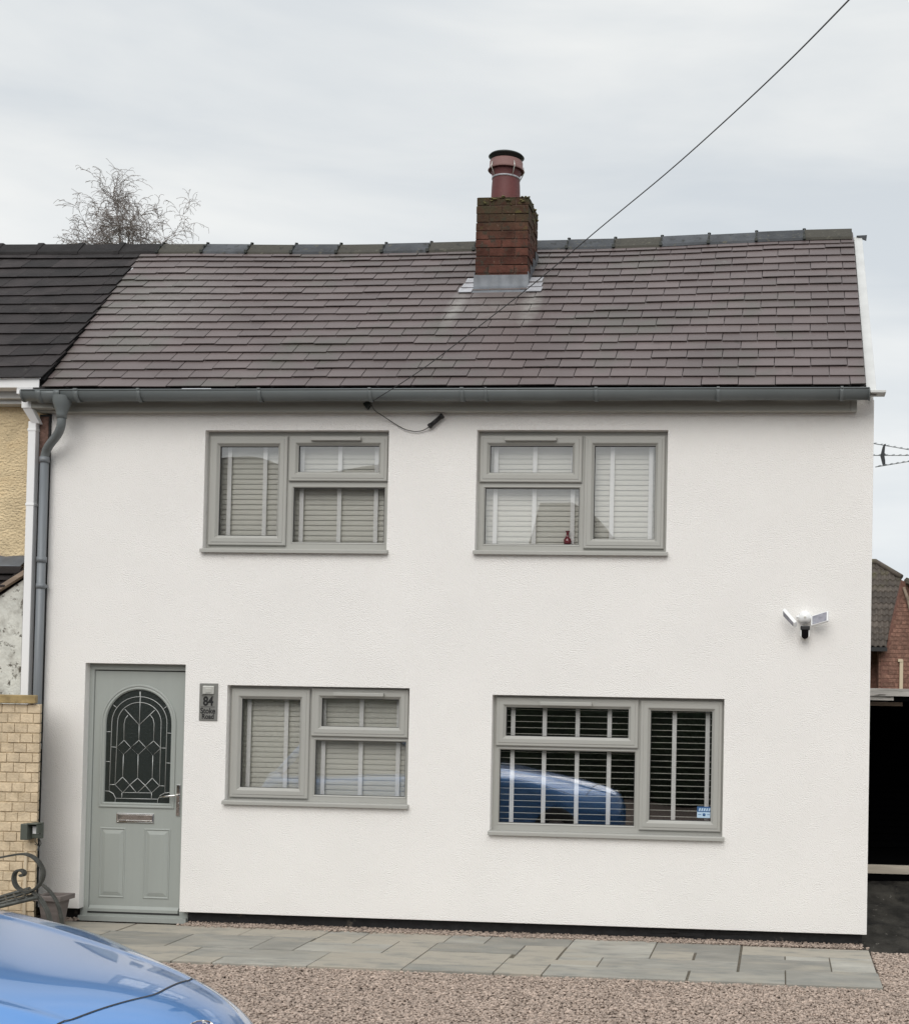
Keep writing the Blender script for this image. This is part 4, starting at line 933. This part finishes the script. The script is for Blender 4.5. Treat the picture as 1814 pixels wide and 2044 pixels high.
# seat: two rails and slats between them, running left
F0, F1 = bp3(-100, 1730, -1.08), bp3(512, 1583, -1.00)
B0, B1 = bp3(-100, 1612, -.66), bp3(270, 1505, -.70)
B1x = B1+(B1-B0)*.35
g = MB()
for (a_, c_) in ((F0, F1), (B0, B1x)):
    far = a_+(a_-c_)*1.0; g.tube([Vector((far.x, far.y, a_.z-.02)), a_, c_], .015, 8)
for t in (.33, .66):
    a_ = F0.lerp(B0, t); c_ = F1.lerp(B1x, t); far = a_+(a_-c_); g.tube([Vector((far.x, far.y, a_.z-.02)), a_, c_], .011, 8)
g.build('seat_rails', M['iron'], be)
g = MB()
for k in range(9):
    t = 1-k*.22
    a_ = F0.lerp(F1, t); c_ = B0.lerp(B1x, t); g.tube([a_, c_], .009, 6)
g.build('seat', M['iron'], be)
leg = smooth_path([bp3(x, y, Y) for x, y, Y in ((430, 1500, -.9), (500, 1560, -.95), (560, 1630, -.98), (615, 1720, -1.0), (655, 1820, -1.0), (690, 1960, -1.0))], 3)
leg.append(Vector((leg[-1].x+.01, leg[-1].y, .03)))
band(leg, .055, .012, 'leg')
lg2 = [Vector((p_.x-.10, p_.y+.32, p_.z)) for p_ in leg]; band(lg2, .04, .012, 'leg')
for dx in (-1.35,): 
    band([Vector((2*leg[0].x+dx-p_.x, p_.y, p_.z)) for p_ in leg], .05, .012, 'leg'); band([Vector((2*leg[0].x+dx-p_.x, p_.y+.3, p_.z)) for p_ in leg], .05, .012, 'leg')
    band([Vector((2*leg[0].x+dx-p_.x, p_.y, p_.z)) for p_ in ap[6:]], .04, .01, 'arm')
adopt(be)
# planter
p0 = at(*crop(520, 1578, *K8), Y=-.45); p1 = at(*crop(840, 1578, *K8), Y=-.45)
xc, zc = (p0.x+p1.x)/2-.02, p0.z
fp = tag(empty('plant_pot', (xc, -.42, 0)), 'square grey brown planter pot beside the bench at the wall corner', 'plant pot')
w2 = (p1.x-p0.x)/2+.015
g = MB(); t0, t1 = w2-.028, w2-.055
vs = [(xc+a*t1, -.36+c*t1, .02) for a, c in ((-1,-1),(1,-1),(1,1),(-1,1))]+[(xc+a*t0, -.36+c*t0, zc-.03) for a, c in ((-1,-1),(1,-1),(1,1),(-1,1))]
g.add(vs, [(3,2,1,0),(0,1,5,4),(1,2,6,5),(2,3,7,6),(3,0,4,7)]); g.build('body', M['planter'], fp, bevel=.004)
g = MB(); vs = []
for (rr_, z_) in ((t0-.001, zc-.032), (w2, zc-.030), (w2, zc+.008), (t0-.008, zc+.008), (t0-.012, zc-.03)): vs += [(xc+a*rr_, -.36+c*rr_, z_) for a, c in ((-1,-1),(1,-1),(1,1),(-1,1))]
g.add(vs, [(j*4+k, j*4+(k+1) % 4, (j+1)*4+(k+1) % 4, (j+1)*4+k) for j in range(4) for k in range(4)]); g.build('rim', M['planter'], fp, bevel=.003)
g = MB(); g.box(xc-t0+.015, xc+t0-.015, -.36-t0+.015, -.36+t0-.015, zc-.08, zc-.05); g.build('soil', M['frame_dark'], fp)
adopt(fp)

# ------------------------------------------------------------------ shed on the right
sh = tag(empty('timber_carport', (2, 4, 0)), 'dark open fronted timber carport with grey fascia beyond the white house', 'carport')
SY = 3.9; sx0, sx1 = .93, 4.6
zf1, zf0 = 2.035, 1.955
g = MB(); g.box(sx0, sx1, SY-.03, SY, zf0, zf1); g.box(sx0, 1.19, SY+.0, SY+.04, zf0-.045, zf0-.003); g.build('fascia', M['timber'], sh, bevel=.002)
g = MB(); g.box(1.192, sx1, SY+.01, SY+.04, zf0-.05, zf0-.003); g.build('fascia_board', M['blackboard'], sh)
g = MB(); g.box(sx0+.01, 1.31, SY+.30, SY+.33, zf0-.105, zf0-.062); g.build('rafter', M['timberred'], sh, bevel=.002)
g = MB(); g.box(sx0, sx1, SY+.001, SY+4, zf1-.02, zf1-.002); g.build('roof', M['timber'], sh)
g = MB()
for k in range(22):
    z = .10+k*.085; g.prismx([(SY+2.5, z), (SY+2.53, z+.083), (SY+2.56, z+.083), (SY+2.56, z)], sx0+.01, sx1-.01)
g.box(sx1-.05, sx1, SY+.01, SY+3.9, 0, zf0-.06); g.box(sx0-.35, sx0-.30, .02+4.62-.02, SY+3.9, 0, zf0-.06); g.box(sx0-.35, sx1, SY+3.9, SY+3.95, 0, zf0-.06); g.box(sx0-.35, sx1, SY+.05, SY+3.95, zf0-.06, zf0-.055)
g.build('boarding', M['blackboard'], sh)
g = MB(); g.box(sx0-.2, sx1, SY-.02, SY+.06, .092, .178); g.build('bottom_rail', M['pale_timber'], sh, bevel=.003)
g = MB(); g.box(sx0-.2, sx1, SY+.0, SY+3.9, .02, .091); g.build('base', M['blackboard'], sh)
for xp in (sx1-.12,):
    g = MB(); g.box(xp, xp+.09, SY+.0, SY+.09, .179, zf0-.051); g.build('post', M['timber'], sh, bevel=.003)
adopt(sh)

# ------------------------------------------------------------------ brick house beyond
bh = tag(empty('brick_house', (4, 15, 0)), 'red brick house with mossy brown pantiled roof far behind on the right', 'house')
HY = 14.0
q = lambda x, y, Y=HY: (lambda p_: (p_.x, p_.z))(at(x, y, Y=Y))
gp = [q(1758, 1500), (8.5, q(1758, 1500)[1]), (8.5, 2.4), q(1799, 1158), q(1768, 1290), q(1758, 1292)]
gp[0] = (gp[0][0], 0); gp[1] = (8.5, 0); ap_ = q(1799, 1160); gp[2] = (8.5, ap_[1]-(8.5-ap_[0])*.38)
g = MB(); g.prism(gp, HY, HY+.25); g.box(-2.0, gp[0][0]-.06, HY+.5, HY+.7, 0, 2.83); g.box(gp[0][0]-.06, gp[0][0]-.0, HY+.04, HY+.7, 0, 2.83)
hw = g.build('wall', M['redcore'], bh)
g = MB(); z = .8
rowi = 0
def inside_poly(x, z_, P_):
    c = False; j = len(P_)-1
    for i in range(len(P_)):
        if (P_[i][1] > z_) != (P_[j][1] > z_) and x < (P_[j][0]-P_[i][0])*(z_-P_[i][1])/(P_[j][1]-P_[i][1])+P_[i][0]: c = not c
        j = i
    return c
while z < 4.2:
    x = gp[0][0]+(rowi % 2)*.1125
    g.box(gp[0][0]-.058, gp[0][0]-.002, HY+.02, HY+.03, z, z+.065) if z < 2.7 else None
    while x < 3.4:
        if z > 2.2:
            for xs_ in (x, x+.075, x+.15):
                if inside_poly(xs_-.01, z+.03, gp) and inside_poly(xs_+.075, z+.06, gp): g.box(xs_+(.005 if xs_ == x else 0), xs_+.0745, HY-.006, HY+.02, z, z+.065)
        elif inside_poly(x+.01, z+.03, gp): g.box(x+.005, x+.22, HY-.006, HY+.02, z, z+.065)
        x += .225
    z += .075; rowi += 1
g.build('bricks', M['redbrick'], hw)
# pantiled slope facing the viewer, cut by the verge on its right
TZ0, TZ1 = q(1760, 1291, HY+.0)[1], q(1740, 1124, HY+1.3)[1]
TY0, TY1 = HY-.12, HY+1.35
def tz(t): return TZ0+(TZ1-TZ0)*t
vE0 = at(1768, 1290, Y=TY0).x; vE1 = at(1799, 1158, Y=TY0+(TY1-TY0)*.80).x; apx = at(1748, 1122, Y=TY1).x
g = MB(); n = 14; tw = .095
for i in range(n):
    t0, t1 = i/n, (i+1)/n; 
    x = -2.2
    while x < vE1+.2:
        def rx(t): return vE0+(vE1-vE0)*min(t/.8, 1) if t <= .8 else vE1+(apx-vE1)*(t-.8)/.2
        if x < rx(t0)-.01:
            vs = []; m_ = 5
            for (t, hh_) in ((t0-.01, .035), (t1+.02, .0)):
                for k in range(m_+1):
                    u = k/m_; w_ = .016*math.sin(u*2*PI-.6)
                    xx = min(x+u*tw, rx(max(t, 0))+.01); vs.append((xx, TY0+(TY1-TY0)*t, tz(t)+w_+hh_))
            vs += [(a_, b_-.0, c_-.02) for a_, b_, c_ in vs[:m_+1]]
            g.add(vs, [(k, k+1, m_+2+k, m_+1+k) for k in range(m_)]+[(k, k+1, 2*m_+3+k, 2*m_+2+k) for k in range(m_)])
        x += tw
rf = g.build('roof', M['pantile'], bh)
g = MB(); g.add([(-2.2, TY0, tz(0)-.03), (vE0, TY0, tz(0)-.03), (vE1, TY0+(TY1-TY0)*.8, tz(.8)-.03), (apx, TY1, tz(1)-.03), (-2.2, TY1, tz(1)-.03), (-2.2, 18, 2.5), (apx, 18, 2.5)], [(0, 1, 2, 3, 4), (4, 3, 6, 5)]); g.build('roof_boarding', M['underlay'], rf)
g = MB(); pts = [Vector((-2.2, TY1, tz(1)+.03)), Vector((apx, TY1, tz(1)+.03)), Vector((vE1, TY0+(TY1-TY0)*.8, tz(.8)+.04))]; g.tube(pts, .055, 8); g.build('hip_tiles', M['pantile'], rf)
a1 = Vector((vE1-.02, HY-.2, ap_[1]+.05)); a2 = Vector((8.6, HY-.2, ap_[1]+.05-(8.62-vE1)*.38))
g = MB(); g.add([a1, a2, a2+Vector((0, 0, -.10)), a1+Vector((0, 0, -.10))]+[v_+Vector((0, .5, 0)) for v_ in (a1, a2, a2+Vector((0, 0, -.10)), a1+Vector((0, 0, -.10)))], [(0,1,2,3),(7,6,5,4),(0,4,5,1),(3,2,6,7),(0,3,7,4)]); g.build('verge', M['pantile'], rf)
g = MB(); e1 = at(1812, 1196, Y=HY-.05); e2 = at(1822, 1240, Y=HY-.05); g.tube([at(1804, 1172, Y=HY-.05), e1, e2, at(1826, 1300, Y=HY-.05)], .03, 8); g.build('drainpipe', M['timberred'], bh)
g = MB(); c1 = at(1799, 1318, Y=HY-.05); c2 = at(1799, 1375, Y=HY-.05); g.box(c1.x-.03, c1.x+.03, HY-.06, HY-.008, 1.5, c1.z); g.box(c1.x-.06, c1.x+.02, HY-.07, HY-.008, c1.z-.03, c1.z+.02); g.build('cream_pipe', M['conduit'], bh)
g = MB(); g.box(-2.2, vE0+.02, TY0-.08, TY0+.02, tz(0)-.09, tz(0)-.02); g.build('gutter', M['black'], bh)
adopt(bh)
# aerial
ae = tag(empty('television_aerial', (2.9, 14, 2)), 'three boom television aerial with black reflector right of the roof', 'aerial')
AY = 13.6
def a3(x, y): return at(x, y, Y=AY)
K9 = (14.869, 2150, 1080)
c9 = lambda x, y: at(*crop(x, y, *K9), Y=AY)
g = MB()
for (p_, r_) in (((380, 405), (2600, 790)), ((300, 868), (2600, 868)), ((560, 1300), (2600, 960))):
    A_, B_ = c9(*p_), c9(*r_); g.tube([A_, B_], .0085, 6)
    for k in range(1, 13):
        c_ = A_.lerp(B_, k/9.2-.03) if k < 10 else None
        if c_ is None: continue
        g.tube([c_+Vector((-.03, -.07, -.008)), c_+Vector((.0, .0, .016)), c_+Vector((.03, .07, .028))], .0055, 6)
g.build('booms', M['aerial'], ae)
g = MB(); P_ = [c9(*v_) for v_ in ((880, 470), (960, 455), (925, 520), (900, 800), (945, 840), (895, 890), (925, 1080), (930, 1240), (880, 1260), (830, 1200), (750, 880), (830, 560))]
g.prism([(v_.x, v_.z) for v_ in P_], AY-.05, AY+.03); g.build('reflector', M['aerialblack'], ae)
g = MB(); mp_ = c9(2550, 868); g.tube([(mp_.x, AY+.02, .0), (mp_.x, AY+.02, mp_.z+.3)], .025, 8); g.build('mast', M['aerial'], ae)
adopt(ae)

# ------------------------------------------------------------------ curly bare tree behind the ridge
tr = tag(empty('bare_tree', (-15.5, 20, 0)), 'bare twisted willow tree showing above the dark roof ridge', 'tree')
def tree():
    g = MB(); tw = MB(); R_ = random.Random(5)
    base = Vector((-15.5, 20, 0)); top = Vector((-15.55, 20, 10.75))
    g.tube([base, Vector((-15.6, 20, 3)), Vector((-15.45, 20, 6.5)), top], [.34, .27, .20, .13], 10)
    def grow(p, d_, L_, rad_, lvl):
        n = 8; pts = [p]; dd = d_.normalized(); out = Vector((dd.x, dd.y, 0))
        for i in range(n):
            w = (.10, .20, .30, .36)[lvl]
            bend = Vector((0, 0, (-.02, -.07, -.14, -.22)[lvl]*(i/n)*1.6)) + out*(.02, .06, .06, .04)[lvl]*(i/n)
            dd = (dd+Vector((R_.gauss(0, w), R_.gauss(0, w), R_.gauss(0, w*.6)))*.8+bend).normalized()
            pts.append(pts[-1]+dd*L_/n)
        rr_ = [max(rad_*(1-.8*i/n), .0038) for i in range(n+1)]
        (g if lvl < 1 else tw).tube(pts, rr_, 6 if lvl < 1 else 4, False)
        if lvl < 3:
            kids = (12, 8, 5)[lvl]
            for k in range(kids):
                i = min(n, 2+int((n-1)*k/kids+R_.random())); t = pts[i]; a = R_.uniform(0, 2*PI)
                nd = (dd*.9+Vector((math.cos(a), math.sin(a), R_.uniform(.1, .9)))*.75).normalized()
                grow(t, nd, L_*R_.uniform(.36, .56), max(rr_[i]*.62, .005), lvl+1)
    for (dx, dz, L_) in ((-.62, 1, 3.1), (-.36, 1, 3.9), (-.10, 1, 3.9), (.06, 1, 4.0), (.22, 1, 4.0), (.42, 1, 3.7), (.72, 1, 3.3), (-.85, 1, 2.5), (.1, 1, 3.4)):
        grow(top+Vector((0, 0, R_.uniform(-.5, .3))), Vector((dx*.42, R_.uniform(-.3, .3), dz)), L_*.52, .032, 0)
    g.build('trunk', M['bark'], tr); tw.build('crown', M['bark'], tr)
tree(); adopt(tr)

# ------------------------------------------------------------------ the blue car
HA = math.radians(-9.89); hv = Vector((math.cos(HA), math.sin(HA), 0)); lv = Vector((-math.sin(HA), math.cos(HA), 0))
CO = Vector((-1.895, -5.855, 0))
def cw(s_, l_, z_): return CO - hv*s_ + lv*l_ + Vector((0, 0, z_))
car = tag(empty('parked_car', tuple(cw(2, 0, 0))), 'light blue car with its bonnet in the lower left corner', 'car')
def interp(tab, x):
    if x <= tab[0][0]: return tab[0][1]
    for (a, u), (b, v) in zip(tab, tab[1:]):
        if x <= b: q_ = (x-a)/(b-a); return u+(v-u)*q_
    return tab[-1][1]
def smooth_tab(tab):
    """cubic through the table"""
    def f_(x):
        n = len(tab)
        if x <= tab[0][0]: return tab[0][1]
        if x >= tab[-1][0]: return tab[-1][1]
        for i in range(n-1):
            if x <= tab[i+1][0]: break
        x0, y0 = tab[i]; x1, y1 = tab[i+1]; h_ = x1-x0
        m0 = (tab[i+1][1]-tab[i-1][1])/(tab[i+1][0]-tab[i-1][0]) if i > 0 else (y1-y0)/h_
        m1_ = (tab[i+2][1]-y0)/(tab[i+2][0]-x0) if i < n-2 else (y1-y0)/h_
        t = (x-x0)/h_; return (2*t**3-3*t*t+1)*y0+(t**3-2*t*t+t)*h_*m0+(-2*t**3+3*t*t)*y1+(t**3-t*t)*h_*m1_
    return f_
zc_0 = smooth_tab([(0, .50), (.03, .585), (.07, .655), (.12, .705), (.20, .752), (.30, .790), (.5, .838), (.8, .882), (1.2, .935), (1.75, .995), (2.3, 1.0), (3.9, .99), (4.15, .93), (4.25, .75), (4.28, .55)])
def zc_f(s_): return zc_0(s_)*1.02
def hwid(s_):
    a = 1-(1-min(s_/2.006, 1))**1.992; w_ = .868*max(a, 0)**.302
    if s_ > 3.7: w_ *= 1-((s_-3.7)/.9)**2*.6
    return max(w_, .03)
stations = [0, .008, .02, .035, .055, .08, .11, .14, .18, .22, .26, .30, .35, .40, .46, .53, .6, .7, .8, .9, 1.0, 1.1, 1.2, 1.35, 1.5, 1.65, 1.8, 2.1, 2.5, 3.0, 3.4, 3.7, 3.9, 4.05, 4.15, 4.22, 4.26, 4.28]
US = [k/44 for k in range(45)]
def sect(s_, u):
    """u 0..1 from the centre line to the lower side"""
    w_ = hwid(s_+.02); zc_ = zc_f(s_); zl = .22+.10*max(0, 1-s_/.3)
    if u <= .70:
        l_ = w_*.93*(u/.70); k = l_/w_; z_ = zc_-(.055+.153*max(0, 1-s_/1.2))*k*k-.055*k**6
        z_ += (0.011*math.exp(-((k-.57)/.035)**2) -.008*(1/(1+math.exp(-(k-.60)/.02))))*min(1, s_/.5)
        return l_, z_
    t = (u-.70)/.30; _, zs_ = sect(s_, .70)
    a = t*PI/2
    if t < .4:
        b_ = t/.4*PI/2; return w_*(.93+.07*math.sin(b_)), zs_-.11*(1-math.cos(b_))*1.0
    tt = (t-.4)/.6; z1_ = zs_-.11
    return w_*(1-.03*tt*tt), z1_+(zl-z1_)*tt
def carbody(s0, s1, name, off=0.0):
    ss = [s_ for s_ in stations if s0 < s_ < s1]; ss = [s0]+ss+[s1]; g = MB(); vs = []
    U = [-u for u in US[::-1]]+US[1:]
    for s_ in ss:
        for u in U:
            l_, z_ = sect(s_, abs(u)); vs.append(cw(s_, math.copysign(l_, u) if u else 0, z_-off))
    m_ = len(U); g.add(vs, [(i*m_+j, i*m_+j+1, (i+1)*m_+j+1, (i+1)*m_+j) for i in range(len(ss)-1) for j in range(m_-1)], True)
    o = g.build(name, M['paint'], car)
    return o
# bonnet gap line position as a function of lateral coordinate
body = carbody(0, 4.28, 'body')
sub = body.modifiers.new('sub', 'SUBSURF'); sub.levels = 1; sub.render_levels = 1
def surf(s_, l_):
    w_ = hwid(s_+.02); k = abs(l_)/w_
    return sect(s_, min(.70*k/.93, .70))[1] if k <= .93 else sect(s_, .70)[1]-.02
def strip(path, wid, name, m, lift=.002):
    """thin strip lying on the body along (s,l) points"""
    g = MB(); vs = []; n = len(path)
    for i, (s_, l_) in enumerate(path):
        a = path[max(i-1, 0)]; b_ = path[min(i+1, n-1)]; dx, dy = b_[0]-a[0], b_[1]-a[1]; q_ = math.hypot(dx, dy); nx_, ny_ = -dy/q_, dx/q_
        for sgn in (-1, 1):
            ss, ll = s_+nx_*wid*sgn/2, l_+ny_*wid*sgn/2; vs.append(cw(ss, ll, surf(ss, ll)+lift))
    g.add(vs, [(2*i, 2*i+1, 2*i+3, 2*i+2) for i in range(n-1)]); return g.build(name, m, car)
gap = [(.322+.285*math.hypot(l_, .03)**1.08, l_) for l_ in [(-.60+1.20*k/50) for k in range(51)]]
strip(gap, .0065, 'bonnet_gap', M['black'], .0022)
side = [(.49+(1.72-.49)*k/24, .93*hwid(.51+(1.72-.49)*k/24)-.004) for k in range(25)]
strip(side, .006, 'wing_gap', M['black'], .0022); strip([(a, -b_) for a, b_ in side], .006, 'wing_gap', M['black'], .0022)
# badge
bs = .146
bc = cw(bs-.03, -.035, zc_f(bs-.03)); tn = (cw(bs-.06, 0, zc_f(bs-.06))-cw(bs, 0, zc_f(bs))).normalized(); bn = lv.cross(tn).normalized()
if bn.z < 0: bn = -bn
dn = tn if tn.z < 0 else -tn
g = MB(); n = 30; vs = []
for (ra, h_) in ((1.0, -.004), (1.0, .006), (.90, .008), (.86, .004)):
    for k in range(n): a = 2*PI*k/n; vs.append(bc+lv*math.cos(a)*.075*ra+dn*math.sin(a)*.034*ra+bn*h_)
g.add(vs, [(j*n+k, j*n+(k+1) % n, (j+1)*n+(k+1) % n, (j+1)*n+k) for j in range(3) for k in range(n)]); bo = g.build('badge', M['chrome'], car)
g = MB(); vs = [bc+lv*math.cos(2*PI*k/n)*.0665+dn*math.sin(2*PI*k/n)*.030+bn*.0045 for k in range(n)]; g.add(vs, [list(range(n))]); g.build('badge_field', M['badge'], bo)
tme = text('Ford', .046, (0, 0, 0), M['chrome'], 'badge_script', None, .0006, 1.15)
tme.data.transform(Matrix(((1, 0, 0, 0), (0, 0, 1, -.013), (0, -1, 0, 0), (0, 0, 0, 1))))
tme.data.transform(Matrix(((-lv.x*-1*-1, -dn.x, bn.x, bc.x+bn.x*.006), (-lv.y, -dn.y, bn.y, bc.y+bn.y*.006), (-lv.z, -dn.z, bn.z, bc.z+bn.z*.006), (0, 0, 0, 1))))
tme.parent = bo
# cabin
g = MB()
cab_b = [(2.02, .60), (2.25, .72), (3.6, .74), (4.0, .64)]; cab_t = [(2.75, .48), (2.85, .54), (3.45, .55), (3.65, .48)]
vs = []
for (lst, z_) in ((cab_b, .965), (cab_t, 1.40)):
    for (s_, w_) in lst: vs.append(cw(s_, w_, z_))
    for (s_, w_) in lst[::-1]: vs.append(cw(s_, -w_, z_))
g.add(vs, [(k, (k+1) % 8, (k+1) % 8+8, k+8) for k in range(8)]); g.build('windows', M['carglass'], car, bevel=.02)
g = MB(); vs = []
for (z_, sc) in ((1.395, 1.03), (1.43, .98), (1.46, .75), (1.47, .3)):
    for (s_, w_) in cab_t: vs.append(cw(3.2+(s_-3.2)*sc, w_*sc, z_))
    for (s_, w_) in cab_t[::-1]: vs.append(cw(3.2+(s_-3.2)*sc, -w_*sc, z_))
g.add(vs, [(j*8+k, j*8+(k+1) % 8, (j+1)*8+(k+1) % 8, (j+1)*8+k) for j in range(3) for k in range(8)]+[tuple(range(24, 32))], True)
for sg in (-1, 1):
    for (a_, b_) in ((0, 0), (3, 3)): g.tube([cw(cab_b[a_][0]+.02, sg*(cab_b[a_][1]+.01), .96), cw(cab_t[b_][0], sg*(cab_t[b_][1]+.005), 1.405)], .035, 8)
g.build('roof', M['paint'], car)
for s_ in (.82, 3.42):
    for sg in (-1, 1):
        c_ = cw(s_, sg*.77, .31); Mx = Matrix.Translation(c_) @ Matrix.Rotation(HA, 4, 'Z')
        g = MB(); g.lathe([(.20, -.09), (.29, -.10), (.31, -.08), (.31, .08), (.29, .10), (.20, .09)], (0, 0, 0), 28, 'y'); g.v = [tuple(Mx @ Vector(v_)) for v_ in g.v]; w_ = g.build('wheel', M['tyre'], car)
        g = MB(); g.lathe([(.0, .085*sg), (.05, .095*sg), (.19, .075*sg), (.205, .09*sg)], (0, 0, 0), 28, 'y'); g.v = [tuple(Mx @ Vector(v_)) for v_ in g.v]; g.build('rim', M['rim'], w_)
adopt(car)

# ------------------------------------------------------------------ houses across the road, and an added hedge nearer (they only show as reflections in the glass)
def opp(x0, x1, y, zw_, zr, hip, label, m_=None, hipl=None):
    h = tag(empty('brick_house', ((x0+x1)/2, y, 0)), label, 'house', 'houses across the road')
    wins = []; n = max(1, int((x1-x0)/3.2))
    for k in range(n):
        xm = x0+(x1-x0)*(k+.5)/n
        for zz in (.9, 3.5): wins.append((xm-.7, xm+.7, zz, zz+1.2))
    g = MB(); g.slab(x0, x1, 0, zw_, y, y-.3, wins); g.box(x0, x0+.3, y-8, y-.31, 0, zw_); g.box(x1-.3, x1, y-8, y-.31, 0, zw_); g.build('wall', m_ or M['redbrick'], h)
    for w_ in wins:
        g = MB(); g.ring(rect(*w_), [(0, y-.05), (.06, y-.05), (.06, y-.12)]); g.box(w_[0]+.67, w_[0]+.73, y-.12, y-.05, w_[2]+.06, w_[3]-.06); fo = g.build('window', M['white'], h)
        g = MB(); g.box(w_[0]+.06, w_[1]-.06, y-.16, y-.13, w_[2]+.06, w_[3]-.06); g.build('pane', M['carglass'], fo)
    ym = y-4; o_ = .35; g = MB()
    vs = [(x0-o_, y+o_, zw_-.1), (x1+o_, y+o_, zw_-.1), (x1+o_, y-8-o_, zw_-.1), (x0-o_, y-8-o_, zw_-.1), (x0+(hip if hipl is None else hipl), ym, zr), (x1-hip, ym, zr)]
    g.add(vs, [(0, 1, 5, 4), (1, 2, 5), (2, 3, 4, 5), (3, 0, 4), (3, 2, 1, 0)]); g.build('roof', M['slate_old'], h)
    adopt(h)
opp(-24, -10.6, -29, 5.3, 9.4, 2.2, 'long brick house across the road behind the camera, left')
opp(-7.6, -3.6, -29, 5.2, 8.3, 3.0, 'short hipped brick house across the road behind the camera', hipl=-.1)
opp(-3.0, 9, -29, 3.6, 6.6, 2.0, 'brick house across the road behind the camera, right')
hd = MB(); n = 60  # unseen hedge, set close to cover road and pavement in the window reflections
vs = []
for i in range(n+1):
    x = -26+52*i/n
    for j, (dy, z_) in enumerate(((.45, .02), (.5, .7), (.42, 1.35), (.1, 1.6), (-.35, 1.4), (-.5, .02))):
        q_ = mnoise.noise(Vector((x*1.3, j*1.7, 0))); vs.append((x, -13.6+dy+q_*.12, z_*1.25+q_*.15*(z_ > .1)))
hd.add(vs, [(i*6+j, (i+1)*6+j, (i+1)*6+j+1, i*6+j+1) for i in range(n) for j in range(5)], True)
tag(hd.build('hedge', M['hedge']), 'unseen green hedge behind the camera, added to darken the window reflections', 'hedge')
